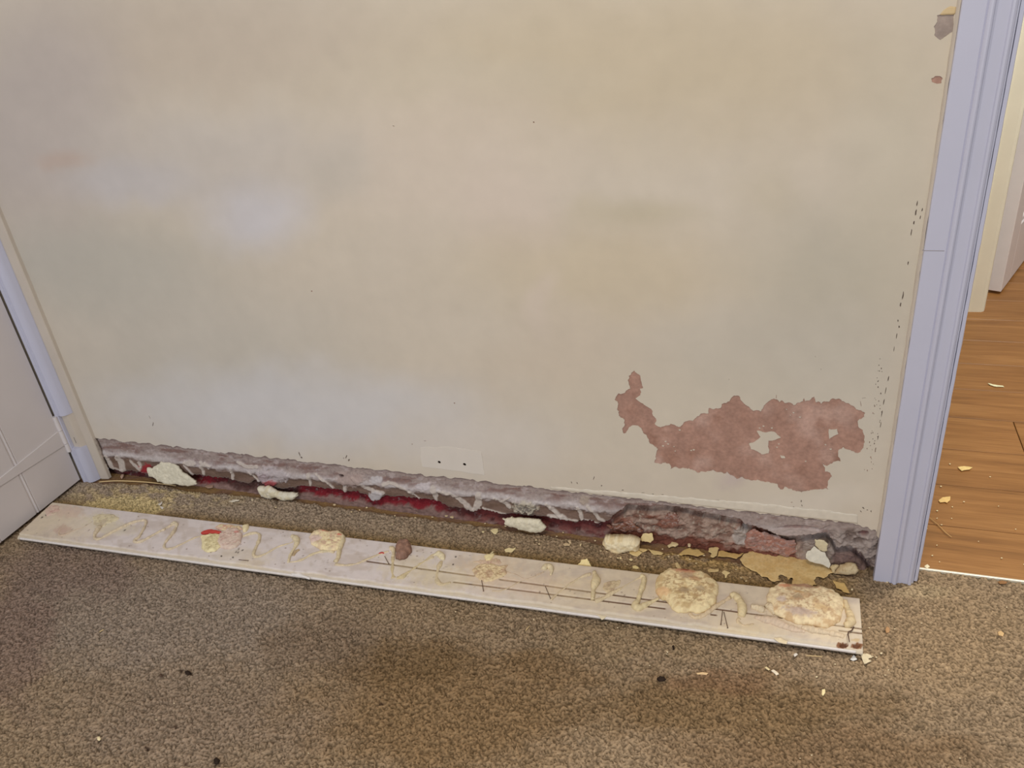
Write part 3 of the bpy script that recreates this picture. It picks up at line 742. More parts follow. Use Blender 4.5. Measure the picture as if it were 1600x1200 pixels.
# threshold strip
th = extrude_profile('threshold', [(0.268, 0.0325), (1.045, 0.0325), (1.045, 0.0372), (0.268, 0.0372)], -0.004, 0.0035, M_brass, None)
th.name = 'trim_3'; bevel(th, 0.001); tag(th, 'thin bright metal threshold strip between carpet and laminate', kind='structure')

# ---- door architrave
AF = -0.0165
prof = [(0.1935, 0.0), (0.1935, AF + .001), (0.1945, AF), (0.2235, AF), (0.2250, AF + .0012), (0.2262, AF - .0012), (0.2285, AF - .0030), (0.2310, AF - .0034), (0.2332, AF - .0022), (0.2345, AF + .0015),
        (0.2375, AF + .0032), (0.2530, AF + .0036), (0.2545, AF + .0010), (0.2575, AF + .0006), (0.2600, AF + .0022), (0.2618, AF + .007), (0.2640, AF + .0078), (0.2655, 0.0)]
arch = extrude_profile('trim_1', prof, 0.0, 2.09, M_gloss, None, nz=90, wob=0.0007, origin=(0.23, 0, 0))
tag(arch, 'bluish white gloss door architrave with a raised bead', kind='structure')
lin_prof = [(0.2655, -0.006), (0.2705, -0.006), (0.2720, -0.002), (0.2725, 0.030), (0.2725, 0.10), (0.262, 0.10), (0.262, -0.0001), (0.2655, -0.0001)]
o = extrude_profile('door_lining', lin_prof, 0.004, 2.03, M_gloss, arch, nz=120, wob=0.0016, seed=3)
extrude_profile('edge_filler', [(0.1893, 0.0), (0.1893, -0.003), (0.1910, -0.0060), (0.1935, -0.0085), (0.1935, 0.0)], 0.10, 2.09, M_cream, arch, nz=120, wob=0.0018, seed=8)
# the mark across the architrave, a dark pencil smudge
for y0, xa, xb in ((390, 1440, 1478),):
    a = W(xa + 1, y0 + 1, AF); b = W(xb - 2, y0 - 1, AF)
    boxes('pencil_smudge', [(a[0], b[0], AF - .0006, AF + .001, a[2] - .0008, a[2] + .0002)], flat_mat('grey_scuff', C(146, 140, 144), .6), arch)
def mirror_prof(p, x0): return [(2 * x0 - x, y) for x, y in p][::-1]
o = extrude_profile('trim_4', mirror_prof(prof, (0.262 + XO) / 2), 0.0, 2.09, M_gloss, None, nz=4)
tag(o, 'bluish white architrave on the far side of the doorway', kind='structure')

# ---- hall beyond
YH = 1.275
boxes('wall_hall', [(-1.2, 0.528, YH, YH + .1, -0.01, CEIL), (1.42, 3.0, YH, YH + .1, -0.01, CEIL), (0.528, 1.42, YH, YH + .1, 2.03, CEIL)], M_hallpaint, None, origin=(0.5, YH, 0))
tag(bpy.data.objects['wall_hall'], 'warm cream far wall of the hall', kind='structure')
boxes('wall_far', [(-1.2, 3.0, 4.15, 4.25, -0.012, CEIL)], M_hallpaint, None, origin=(0.9, 4.2, 0))
tag(bpy.data.objects['wall_far'], 'far wall of the room beyond the hall', kind='structure')
fp = [(0.470, YH), (0.470, YH - .018), (0.500, YH - .018), (0.506, YH - .024), (0.515, YH - .018), (0.528, YH - .012), (0.531, YH - 0.006), (0.565, YH - 0.004), (0.574, YH + .002), (0.578, YH + .012), (0.578, YH + .1), (0.528, YH + .1)]
o = extrude_profile('trim_5', fp, -0.002, 2.05, M_hallpaint, None, nz=40, wob=.002)
tag(o, 'warm cream door frame across the hall', kind='structure')
# open panelled door beyond
hinge = G(1547, 469); tip = G(1563, 460); far = G(1600, 410)
d = (far - tip); d[2] = 0; d /= np.linalg.norm(d); nrm = np.array([d[1], -d[0], 0])      # door direction, face normal towards the viewer's right
hd = bpy.data.objects.new('door_2', None); COL.objects.link(hd); hd.location = (tip[0], tip[1], 0)
tag(hd, 'open white panelled door beyond the hall', kind='structure')
TH = float(np.linalg.norm((tip - hinge)[:2])); TH = max(0.032, min(TH, 0.042))
def dslab(name, s0, s1, z0, z1, t0, t1, mat, parent):
    V = []
    for z in (z0, z1):
        for s, tt in ((s0, t0), (s1, t0), (s1, t1), (s0, t1)): V.append(tip + d * s - nrm * tt + np.array([0, 0, z]))
    o = mesh_obj(name, V, [[3, 2, 1, 0], [4, 5, 6, 7], [0, 1, 5, 4], [1, 2, 6, 5], [2, 3, 7, 6], [3, 0, 4, 7]], mat, parent, None, False)
    return bevel(o, 0.0015, 1)
zb = 0.008
dslab('stile', 0, 0.105, zb, 1.98, 0, TH, M_halldoor, hd); dslab('stile', 0.655, 0.76, zb, 1.98, 0, TH, M_halldoor, hd)
for z0, z1 in ((zb, 0.20), (0.78, 0.93), (1.85, 1.98)): dslab('rail', 0.105, 0.655, z0, z1, 0, TH, M_halldoor, hd)
for z0, z1 in ((0.20, 0.78), (0.93, 1.85)): dslab('panel', 0.10, 0.66, z0 - .005, z1 + .005, 0.012, TH - .012, M_halldoor, hd)
for z0, z1 in ((0.20, 0.78), (0.93, 1.85)):
    dslab('panel_moulding', 0.105, 0.120, z0, z1, 0.004, 0.014, M_halldoor, hd); dslab('panel_moulding', 0.105, 0.655, z0, z0 + .015, 0.004, 0.014, M_halldoor, hd)

# ---- cupboard on the left: frame moulding with a cut-out for the hinge, boarded door with a tapered strap hinge
fr = bpy.data.objects.new('trim_2', None); COL.objects.link(fr); fr.location = (-1.715, 0, 0)
tag(fr, 'white moulded frame of the built-in cupboard', kind='structure')
strip_prof = [(-1.706, 0.0), (-1.706, -0.0125), (-1.701, -0.0130), (-1.690, -0.0115), (-1.6835, -0.0100), (-1.6815, -0.008), (-1.6805, 0.0)]
extrude_profile('edge_strip', strip_prof, 0.0, 2.05, M_cream, fr, nz=60, wob=.0012, seed=5)
round_prof = [(-1.7355, -0.002), (-1.7365, -0.0320), (-1.7335, -0.0335), (-1.7320, -0.0315), (-1.7305, -0.0335), (-1.7250, -0.0345), (-1.7180, -0.0320), (-1.7120, -0.0260), (-1.7085, -0.0180), (-1.7060, -0.0125), (-1.706, -0.002)]
small_prof = [(-1.7460, -0.002), (-1.7462, -0.0330), (-1.7435, -0.0350), (-1.7395, -0.0352), (-1.7365, -0.0320), (-1.7355, -0.002)]
zc0 = float(W(118, 700, -.03)[2]); zc1 = float(W(103, 650, -.03)[2])
for z0, z1 in ((0.0, zc0), (zc1, 2.05)):
    extrude_profile('moulding', chaikin(round_prof, 2), z0, z1, M_gloss, fr, nz=2)
extrude_profile('moulding', small_prof, 0.0, 2.05, M_gloss, fr, nz=2)
extrude_profile('hinge_recess', [(-1.7355, -0.002), (-1.7355, -0.0245), (-1.716, -0.0245), (-1.7125, -0.021), (-1.706, -0.0115), (-1.706, -0.002)], zc0, zc1, M_cream, fr, nz=2)
# split line in the recess
boxes('recess_crack', [(-1.7240, -1.7232, -0.0249, -0.02, zc0 + .012, zc0 + .030)], M_hole, fr)

XD = -1.7475                                      # door face
cd = bpy.data.objects.new('door_1', None); COL.objects.link(cd); cd.location = (XD, -0.3, 0)
tag(cd, 'off-white boarded cupboard door with a painted strap hinge', kind='structure')
def door_board(y1, y0):
    """vertical board between y1 (towards the wall) and y0, with a sunk bead along its near edge"""
    f = XD; b = XD - 0.02
    prof = [(b, y1), (f - .001, y1), (f, y1 - .001), (f, y0 + .0115), (f - .0022, y0 + .0105), (f - .0006, y0 + .009), (f + .0004, y0 + .0065), (f - .0006, y0 + .0040), (f - .0026, y0 + .0022), (f - .003, y0), (b, y0)]
    return extrude_profile('board', prof, 0.011, 2.0, M_door, cd, nz=2)
yb = [-0.0375, float(on_plane((56, 800), np.array([XD, 0, 0]), np.array([1., 0, 0]))[1])]
wb = yb[0] - yb[1]
edges_y = [yb[0], yb[1]] + [yb[1] - 0.118 * k for k in range(1, 7)]
for a, b in zip(edges_y[:-1], edges_y[1:]): door_board(a, b + .0006)
def on_door(x, y, off=0.0): return on_plane((x, y), np.array([XD + off, 0, 0]), np.array([1., 0, 0]))
# strap hinge
a0, a1 = on_door(107, 692, .003), on_door(98, 669, .003); b0, b1 = on_door(0, 760, .003), on_door(0, 748, .003)
def ext(p, q, y): return p + (q - p) * ((y - p[1]) / (q[1] - p[1]))
hg = bpy.data.objects.new('strap_hinge', None); COL.objects.link(hg); hg.parent = cd; hg.location = (0, 0, 0)
q = [a0, ext(a0, b0, -0.36), ext(a1, b1, -0.36), a1]
V = [p for p in q] + [p - np.array([0.004, 0, 0]) for p in q]
o = mesh_obj('strap', V, [[0, 3, 2, 1], [0, 1, 5, 4], [1, 2, 6, 5], [2, 3, 7, 6], [3, 0, 4, 7], [4, 5, 6, 7]], M_door, hg, None, False); bevel(o, .0012, 2)
kz = [float(on_plane((x, y), np.array([0, -0.036, 0]), np.array([0, 1., 0]))[2]) for x, y in ((100, 652), (103, 673), (109, 693), (116, 706))]
for za, zb_ in zip(kz[:-1], kz[1:]):
    n = 14; V = []
    for z in (za - .0006, zb_ + .0006):
        for k in range(n):
            an = k / n * 2 * math.pi; V.append((-1.7435 + .0058 * math.cos(an), -0.037 + .0058 * math.sin(an), z))
    mesh_obj('knuckle', V, [[k, k + n, (k + 1) % n + n, (k + 1) % n][::-1] for k in range(n)] + [list(range(n))[::-1], [k + n for k in range(n)]][::-1], M_door, hg, None, False)
# cupboard carcass wall behind the door so that nothing is open
boxes('wall_left', [(-1.90, XD - .021, -4.2, 0.09, -0.005, CEIL), (XD - .021, XD, -4.2, edges_y[-1] - .002, 0.0, CEIL)], M_cream, None, origin=(-1.85, -2, 0))
tag(bpy.data.objects['wall_left'], 'left wall holding the built-in cupboard', kind='structure')

# ================================================================== THE LOOSE SKIRTING BOARD
BT = 0.02
FLc, BLc, BRc, FRc = G(25, 838, BT), G(82, 785, BT), G(1343, 935, BT), G(1349, 1017, BT)
board = thing('skirting_board', tuple((FLc + FRc) / 2 * np.array([1, 1, 0])), 'long white skirting board lying face down on the carpet with dried adhesive on its back', 'skirting board'); board['kind'] = 'thing'
nu = 1240
us = np.linspace(0, 1, nu)
fr_line = FLc[None] * (1 - us[:, None]) + FRc[None] * us[:, None]
bk_line = BLc[None] * (1 - us[:, None]) + BRc[None] * us[:, None]

def groove_v(p0, p1):
    # parameter across the board (0 front, 1 back) of a line through two pixels
    out = np.zeros(nu)
    A, B = G(*p0, BT), G(*p1, BT)
    dd = (B - A)[:2]
    for i in range(nu):
        e = (bk_line[i] - fr_line[i])[:2]; r = (A - fr_line[i])[:2]
        M2 = np.array([[e[0], -dd[0]], [e[1], -dd[1]]]); out[i] = np.linalg.solve(M2, r)[0]
    return out
g1 = groove_v((573, 876.5), (1352, 983)); g2 = groove_v((708, 909), (1352, 990))
vlist = []
w = 0.021
for i in range(nu):
    a, b = g2[i], g1[i]
    a = np.clip(a, .08, .8); b = max(b, a + 3 * w)
    vlist.append(np.concatenate([np.linspace(0, a - w, 26), [a - w * .6, a + w * .6], np.linspace(a + w, b - w, 8), [b - w * .6, b + w * .6], np.linspace(b + w, 1, 46)]))
VV = np.array(vlist)
P = fr_line[:, None] * (1 - VV[..., None]) + bk_line[:, None] * VV[..., None]
px, py = proj(P)
nv = VV.shape[1]
n1 = fbm(px / 40, py / 14, 101); n2 = fbm(px / 9, py / 9, 103); n3 = fbm(px / 120, py / 60, 105)
col = mixc(np.broadcast_to(C(199, 190, 188), P.shape), C(198, 184, 163), sstep(560, 900, px + (n1 - .5) * 260))
col = mixc(col, C(197, 183, 162), (1 - sstep(60, 170, px + (n1 - .5) * 60)))
col = mixc(col, C(176, 162, 148), sstep(.55, .72, n2) * .35)
col = mixc(col, C(176, 162, 152), sstep(.5, .7, n1) * .5)
depth = np.zeros(VV.shape)
for gi, x0, fr_ in ((g1, 573, 34), (g2, 708, 34)):
    pass
act1 = ((px > 573) & ~((px > 742) & (px < 780)) & ~((px > 1222) & (px < 1298)))
act2 = ((px > 708) & ~((px > 1040) & (px < 1110)) & ~((px > 1120) & (px < 1310)))
i2 = slice(26, 28); i1 = slice(36, 38)
depth[:, i2] -= 0.0028 * act2[:, i2]; depth[:, i1] -= 0.0028 * act1[:, i1]
gc = np.zeros(VV.shape); gc[:, i2] = act2[:, i2]; gc[:, i1] = act1[:, i1]
col = mixc(col, C(96, 66, 44), gc)
# ragged rebate along the front edge: bare step with torn paint
vm = VV * 0.131
step_at = 0.010 + 0.0045 * (fbm(px / 26, px * 0 + 2, 111) - .5) * 2
depth -= 0.0034 * (1 - sstep(step_at - .0008, step_at + .0008, vm))
depth -= 0.0040 * (1 - sstep(0.0, 0.0045, vm))
col = mixc(col, C(192, 180, 160), (1 - sstep(step_at - .001, step_at + .001, vm)) * .8)
# smears of thin adhesive film
for bx, by, rx, ry, cc, w_ in [(115,820,50,22,(204,190,166),.7),(160,812,26,10,(202,192,162),.8),(180,826,34,9,(200,190,164),.7),(105,800,24,9,(196,170,152),.8),(98,828,12,7,(178,146,132),.9),
      (640,888,44,22,(204,190,152),.5),(700,905,40,20,(204,190,150),.5),(765,892,46,26,(198,176,146),.7),(830,915,60,16,(198,172,148),.5),(900,920,50,16,(202,184,150),.5),
      (990,905,60,22,(190,174,148),.5),(1150,985,50,9,(206,188,150),.6),(1190,972,60,14,(204,186,158),.6),(1300,985,40,14,(206,190,160),.6),(375,868,50,12,(200,188,164),.5),(395,880,24,6,(196,180,150),.6),
      (1318,1007,9,4,(120,76,44),.95),(1339,1008,10,4,(122,78,44),.95),(1338,1000,7,3,(186,162,122),.8)]:
    mk = blob_mask(px, py, bx, by, rx, ry, int(bx) + 3, 1.2, .12 if ry < 5 else .45); col = mixc(col, C(*cc), mk * w_ * (1 if ry < 5 else .7)); depth += .0004 * mk * n2
for bx, by in ((1318, 1007), (1339, 1008)):
    mk = blob_mask(px, py, bx, by, 6, 2.6, 3, .2); depth -= .004 * mk; col = mixc(col, C(84, 48, 28), mk * .8)
for k in range(150):                               # flecks
    u = r_.uniform(0, 1); v = r_.uniform(.12, .98); q = FLc * (1 - u) * (1 - v) + FRc * u * (1 - v) + BLc * (1 - u) * v + BRc * u * v
    qx, qy = proj(q); dd = np.hypot(px - qx, (py - qy) * 1.3); mk = 1 - sstep(.5, r_.uniform(1.2, 2.2), dd); col = mixc(col, C(118, 96, 82), mk * r_.uniform(.3, .8))
for qx, qy in [(373,858),(379,860),(372,864),(346,869),(364,871),(369,862),(63,800),(66,808),(72,805),(195,828),(708,882),(786,900),(712,870)]:
    mk = 1 - sstep(.8, 1.8, np.hypot(px - qx, py - qy)); col = mixc(col, C(52, 40, 36), mk)
P[..., 2] += depth
bkp = P.copy(); 
inset = np.array([0, 1, 0]) * 0.006
bkp[..., 2] = np.where(vm < 0.004, BT - .0095, 0.0045)
o = sheet('board', P, np.ones((nu - 1, nv - 1), bool), bkp, M_board, board, col, close_back=False)
tag(o, 'primed back face with two sawn grooves')
# moulded face underneath, rolling back from the front edge
prof = [(0.0, BT - .0095), (0.003, BT - .0125), (0.010, BT - .0145), (0.018, BT - .0150), (0.022, 0.004), (0.128, 0.0032), (0.131, 0.0045)]
pn = len(prof); V = []
ev = (bk_line - fr_line); ev[:, 2] = 0; ev /= np.linalg.norm(ev, axis=1)[:, None]
sel = np.linspace(0, nu - 1, 60).astype(int)
for i in sel:
    for v, z in prof: p = fr_line[i] + ev[i] * v; V.append((p[0], p[1], z))
f = []
for i in range(len(sel) - 1):
    for k in range(pn - 1): a = i * pn + k; f.append([a, a + 1, a + 1 + pn, a + pn])
mesh_obj('moulded_face', V, f, M_gloss, board, None, False)
# torn paint fringe along the front edge
fx = np.linspace(0.004, 0.994, 420)
fpos = FLc[None] * (1 - fx[:, None]) + FRc[None] * fx[:, None]
qx, qy = proj(fpos); h0 = .0025 + .0035 * np.clip(fbm(qx / 24, qx * 0, 121) - .35, 0, 1)
top = fpos + np.array([0, 0, -.0045]); bt_ = top + np.stack([0 * h0, -.0012 + 0 * h0, -h0], -1)
Pf = np.stack([top + np.array([0, .002, .0006]), top + np.array([0, -.0008, 0]), bt_], 1)
o = sheet('paint_fringe', Pf, np.ones((419, 2), bool), (0, .0006, -.0002), M_flake, board, np.broadcast_to(C(206, 200, 196), Pf.shape), close_back=True)

BP = plane_of('floor', BT)
def bead(name, px_pts, rad, colr=(206, 190, 150), flat=.8, lift=.25, wob=.10, seed=0, label=None):
    q = chaikin(px_pts, 2); seg = np.hypot(*np.diff(q, axis=0).T); n = max(8, int(seg.sum() / 1.6))
    s = np.concatenate([[0], np.cumsum(seg)]); qq = np.stack([np.interp(np.linspace(0, s[-1], n), s, q[:, k]) for k in (0, 1)], -1)
    P3 = on_plane(qq, BP[0], BP[3]); r = np.atleast_1d(rad) * 1.45e-3
    P3[:, 2] += lift * r.mean()
    o = tube(name, P3, r, M_glue, board, (C(*colr) * .5 + C(200, 183, 158) * .5) * (.92 if max(colr) > 180 and colr[1] > 100 else .8) if colr[1] > 100 else C(*colr), 8, min(1.1, flat * 1.3), wob * 1.5, seed)
    if label: tag(o, label)
    return o
cA, cB, cC, cD, cE = (20,770), (240,790), (440,800), (640,820), (840,840); S6 = 6.6667
cF, cG = (1000,860), (1160,880)
bead('adhesive_bead', O(cA,S6,[(830,300),(740,360),(640,390),(560,430),(500,450),(470,425),(500,370),(550,340)]), [.9,1.3,1.6,1.8,1.4], (190,164,146), .5, 0, .2, 1)
bead('adhesive_bead', O(cA,S6,[(905,360),(880,400),(850,440),(850,480),(900,490),(960,455),(1100,380),(1250,310),(1370,285),(1395,300),(1375,360),(1335,430),(1310,475),(1265,495),(1270,520),(1340,515),(1450,450),(1560,390),(1600,380)]) + O(cB,S6,[(60,270),(130,240),(200,200),(240,200),(225,260),(170,330),(120,390),(105,430),(130,458),(190,455),(300,400),(420,340),(500,315)]), [3.2,2.4,2.2,2.6,2.2,2.6,2.3,2.0,2.6,2.2,1.6,1.2], (203,188,160), .75, .2, .12, 2, 'zigzag bead of cream adhesive')
bead('adhesive_bead', O(cA,S6,[(880,385),(905,355),(935,350)]), [3.4,3.8,2.4], (208,192,160), .6, .2, .15, 3)
bead('adhesive_bead', O(cB,S6,[(185,200),(215,180),(245,195),(235,235)]), [3.2,3.8,3.4,2.6], (210,198,168), .6, .2, .15, 4)
bead('adhesive_bead', O(cB,S6,[(930,325),(1000,295),(1080,285),(1115,310),(1090,390),(1050,470),(1035,515),(1070,545),(1180,500),(1290,430),(1400,400),(1450,380)]), [2.0,2.4,2.8,2.2,1.6,1.4,1.2], (204,190,154), .65, .15, .15, 5)
bead('adhesive_bead', O(cB,S6,[(1440,320),(1475,335),(1500,370),(1480,430),(1440,490),(1415,540),(1405,595)]), [3.2,3.8,3.4,2.4,2.2,1.6], (212,200,160), .7, .2, .12, 6)
bead('adhesive_bead', O(cB,S6,[(1455,525),(1480,480),(1520,462)]), [1.6,2.2,1.2], (176,142,84), .7, .2, .15, 7)
bead('adhesive_bead', O(cC,S6,[(90,525),(200,510),(300,450),(400,415),(500,408),(545,425)]), [1.8,1.8,2.2,2.2,1.8], (208,194,154), .65, .15, .2, 8)
bead('adhesive_bead', O(cC,S6,[(625,235),(645,290),(620,350),(598,420),(592,490),(560,525)]), [3.6,3.2,2.8,2.6,2.8,3.4], (212,198,154), .8, .25, .15, 9)
bead('adhesive_bead', O(cC,S6,[(560,545),(650,560),(780,545),(900,490),(1020,440),(1115,410)]), [2.8,1.8,2.2,1.8,1.4], (206,190,156), .5, .1, .15, 10)
bead('adhesive_bead', O(cC,S6,[(1012,440),(1045,428),(1070,432)]), [1.4,1.8,.9], (178,66,62), .6, .4, .1, 11, 'red paint smear')
bead('adhesive_bead', O(cC,S6,[(1125,385),(1160,375),(1172,430),(1160,470)]), [3.0,4.0,3.2,2.2], (212,196,156), .7, .2, .12, 12)
bead('adhesive_bead', O(cC,S6,[(1160,470),(1158,540),(1150,620),(1165,690)]), [2.0,2.6,2.4,2.6], (196,180,130), .25, 0, .2, 13)
bead('adhesive_bead', O(cC,S6,[(1200,690),(1255,680),(1300,640),(1390,580),(1480,520),(1560,450),(1600,440)]), [2.8,3.0,1.6,1.2,1.4,1.2], (198,182,130), .35, .05, .2, 14)
bead('adhesive_bead', O(cD,S6,[(250,325),(300,300),(340,330),(350,370)]), [2.0,4.2,4.4,2.0], (216,206,166), .7, .2, .1, 15)
bead('adhesive_bead', O(cD,S6,[(330,380),(300,450),(280,530),(285,590),(330,630),(430,600)]), [2.6,3.0,3.0,2.6,1.8], (198,182,140), .25, 0, .2, 16)
bead('adhesive_bead', O(cD,S6,[(90,410),(180,370),(250,335)]), [1.2,1.4,1.8], (198,182,140), .35, 0, .2, 17)
bead('adhesive_bead', O(cD,S6,[(1000,490),(1110,515),(1200,570),(1300,540),(1400,490)]), [1.2,1.0,1.2,1.0], (184,158,134), .4, 0, .2, 18)
bead('adhesive_bead', O(cD,S6,[(1395,470),(1420,430),(1465,435),(1485,480),(1470,530)]), [3.6,5.0,5.0,3.4,1.8], (214,200,158), .65, .2, .12, 19)
bead('adhesive_bead', O(cD,S6,[(860,690),(950,690),(1050,650),(1150,590),(1240,560)]), [1.2,1.4,1.0,.9], (196,174,140), .4, 0, .2, 20)
bead('adhesive_bead', O(cE,S6,[(140,650),(200,590),(290,520),(400,440),(480,400),(555,380)]), [2.4,1.6,1.4,1.6,2.2,2.0], (202,184,146), .5, .05, .18, 21)
bead('adhesive_bead', O(cE,S6,[(590,360),(600,400),(615,440),(600,480),(580,540),(578,600),(572,650)]), [3.6,4.0,6.0,5.0,3.4,3.6,3.0], (212,196,146), .7, .2, .08, 22)
bead('adhesive_bead', O(cE,S6,[(600,665),(680,640),(760,585),(850,540),(950,480),(1040,430),(1090,410)]), [3.4,3.2,2.4,1.2,1.2,1.4], (204,186,144), .5, .05, .18, 23)
bead('adhesive_bead', O(cE,S6,[(1075,405),(1110,415),(1110,460),(1085,540),(1060,610),(1045,670),(1015,700),(1010,725),(1050,745),(1110,715),(1180,680),(1260,640)]), [3.4,4.4,4.0,3.4,3.2,4.6,5.0,3.8,2.4,1.8], (216,200,146), .8, .25, .06, 24, 'thick hooked bead of cream adhesive')
bead('adhesive_bead', O(cF,8,[(620,790),(650,830),(700,850),(790,815),(860,770),(950,700),(1050,640),(1120,595)]), [2.6,3.6,3.4,3.0,3.0,2.4], (210,186,146), .6, .1, .12, 25)
bead('adhesive_bead', O(cF,8,[(1130,580),(1185,570),(1235,620),(1275,690),(1280,760),(1265,830)]), [3.6,4.4,5.0,5.2,4.8,3.6], (218,200,144), .85, .3, .08, 26)
bead('adhesive_bead', O(cF,8,[(1240,850),(1210,880),(1260,930),(1340,950),(1420,920)]), [2.6,2.0,2.2,1.8], (206,184,144), .35, 0, .2, 27)
bead('adhesive_bead', O(cG,S6,[(90,465),(130,465),(190,490),(230,500)]), [3.6,4.8,4.2,3.0], (214,198,164), .85, .4, .12, 28)
bead('adhesive_bead', O(cG,S6,[(245,470),(275,440),(300,480),(330,540)]), [3.2,3.8,3.4,2.6], (212,194,156), .85, .4, .12, 29)
bead('adhesive_bead', O(cG,S6,[(130,560),(230,590),(330,600),(420,650),(540,690),(650,715)]), [3.4,5.5,7.0,6.5,4.5,2.0], (204,180,160), .45, .1, .10, 30)
bead('adhesive_bead', O(cG,S6,[(620,670),(740,700),(880,725),(1010,750),(1060,770)]), [3.6,4.8,4.4,3.8,2.6], (208,188,158), .5, .15, .10, 31)
bead('adhesive_bead', O(cG,S6,[(1070,400),(1085,470),(1120,540),(1135,600),(1110,650),(1060,650)]), [3.0,4.2,5.6,5.4,4.6,3.0], (214,190,136), .8, .3, .10, 32)

def pad_col(base, alt, stain, holes=(), seed=0, top=None):
    def f(Q, t, nz, poly):
        c0 = poly.mean(0); sz = poly.max(0) - poly.min(0); q = (Q - poly.min(0)) / sz
        c = np.tile(C(*base, .98), (len(Q), 1)); n = fbm(Q[:, 0] * 70, Q[:, 1] * 70, seed); n2 = fbm(Q[:, 0] * 230, Q[:, 1] * 230, seed + 5)
        c = mixc(c, C(*alt, .86), sstep(.5, .68, n)); c = mixc(c, C(*stain, .85), sstep(.54, .66, n2) * .75 * t)
        c = mixc(c, C(*stain, .9), sstep(.55, .68, fbm(Q[:, 0] * 110, Q[:, 1] * 110, seed + 11)) * .32)
        for hx, hy, hr, hc, rg in holes:
            d = np.hypot((q[:, 0] - hx) / hr, (q[:, 1] - hy) / (hr * rg)) + (n2 - .5) * 1.3
            c = mixc(c, C(*hc), (1 - sstep(.55, 1.2, d)) * .8)
        return c
    return f
patch('adhesive_pad', O(cF,8,[(200,380),(250,310),(350,245),(480,245),(640,255),(790,290),(900,360),(980,450),(970,560),(940,680),(870,740),(780,780),(620,770),(480,785),(400,740),(330,640),(250,600),(195,500)]), BP, 0.010, 0.002, M_glue,
      pad_col((220,202,158),(206,180,132),(172,138,98),[(.48,.42,.085,(160,140,112),.9),(.72,.52,.08,(160,140,112),.8),(.42,.90,.22,(186,126,96),.35),(.44,.93,.07,(124,52,38),.6),(.48,.78,.14,(172,146,120),.6),(.62,.72,.1,(186,148,110),.6),(.15,.35,.12,(206,168,124),.8)], 7), board, rim=.022, res=.0016, noise=.0032, nscale=80, seed=31, jagamp=1.2)
patch('adhesive_pad', O(cG,S6,[(250,350),(290,270),(400,215),(520,235),(640,225),(800,250),(950,290),(1050,370),(1050,480),(1020,600),(960,650),(880,680),(740,660),(600,640),(450,590),(340,540),(280,450)]), BP, 0.010, 0.002, M_glue,
      pad_col((220,202,164),(206,176,134),(176,140,108),[(.40,.56,.075,(158,138,110),1.0),(.42,.68,.07,(188,152,104),.4),(.46,.90,.22,(160,116,92),.4),(.24,.82,.09,(196,128,92),.7),(.45,.22,.22,(176,156,146),.45),(.20,.45,.07,(196,180,170),1.2),(.70,.40,.12,(204,176,132),.6)], 9), board, rim=.026, res=.0017, noise=.0036, nscale=70, seed=33, jagamp=1.2)
patch('adhesive_pad', O(cC,S6,[(290,270),(340,210),(420,195),(520,215),(600,205),(650,250),(640,330),(600,390),(520,410),(400,395),(310,340)]), BP, 0.007, 0.0015, M_glue,
      pad_col((220,204,164),(212,194,160),(200,160,140),[(.3,.9,.22,(196,112,96),.5),(.2,.4,.2,(202,178,172),.9),(.8,.75,.08,(188,96,82),.6),(.62,.42,.06,(176,150,90),.5)], 11), board, rim=.010, res=.0013, noise=.0018, nscale=170, seed=35)
patch('adhesive_pad', O(cB,S6,[(490,320),(600,300),(720,310),(690,360),(700,430),(640,480),(560,490),(500,450)]), BP, 0.005, 0.001, M_glue, pad_col((216,204,162),(208,194,150),(186,170,126),(), 13), board, rim=.008, res=.0012, noise=.0018, nscale=260, seed=37)
patch('adhesive_pad', O(cB,S6,[(690,300),(780,240),(880,240),(925,300),(910,390),(860,440),(790,457),(700,440),(655,390)]), BP, 0.006, 0.001, M_glue, pad_col((202,182,168),(206,188,172),(190,152,140),[(.6,.75,.1,(186,120,110),.6)], 14), board, rim=.009, res=.0012, noise=.0016, nscale=200, seed=38)
patch('adhesive_pad', O(cB,S6,[(640,230),(700,195),(800,200),(900,215),(930,250),(880,260),(780,262),(690,262)]), BP, 0.003, 0.001, M_glue, pad_col((208,194,156),(212,180,160),(200,130,120),(), 15), board, rim=.006, res=.0012, noise=.0015, nscale=260, seed=39)
patch('adhesive_pad', O(cB,S6,[(925,225),(960,208),(995,203),(990,240),(965,275),(935,280)]), BP, 0.006, 0.001, M_glue, C(214,200,160), board, rim=.006, res=.001, noise=.001, seed=40)
tag(patch('red_paint_smear', O(cB,S6,[(495,295),(560,270),(620,262),(715,285),(705,302),(620,300),(520,308)]), BP, 0.004, 0.0025, M_glue, C(176,62,54), board, rim=.004, res=.001, noise=.001, seed=41), 'red paint smear')
patch('adhesive_crust', O(cD,S6,[(650,470),(720,420),(850,405),(950,435),(1025,420),(1015,500),(965,545),(860,590),(800,600),(720,565),(670,520)]), BP, 0.003, 0.0005, M_glue, pad_col((206,186,148),(196,168,138),(176,146,112),(), 16), board, rim=.006, res=.0012, noise=.0030, nscale=330, seed=42, jagamp=1.6)
patch('adhesive_crust', O(cD,S6,[(660,380),(760,370),(900,350),(960,400),(900,410),(760,420)]), BP, 0.0012, 0.0003, M_glue, pad_col((196,172,148),(204,182,150),(186,150,130),(), 17), board, rim=.006, res=.0012, noise=.0012, nscale=330, seed=43, jagamp=1.6)
patch('adhesive_crust', O(cD,S6,[(775,330),(810,310),(885,303),(880,330),(840,372),(800,382)]), BP, 0.0035, 0.0008, M_glue, C(216,200,152), board, rim=.005, res=.001, noise=.001, seed=44)
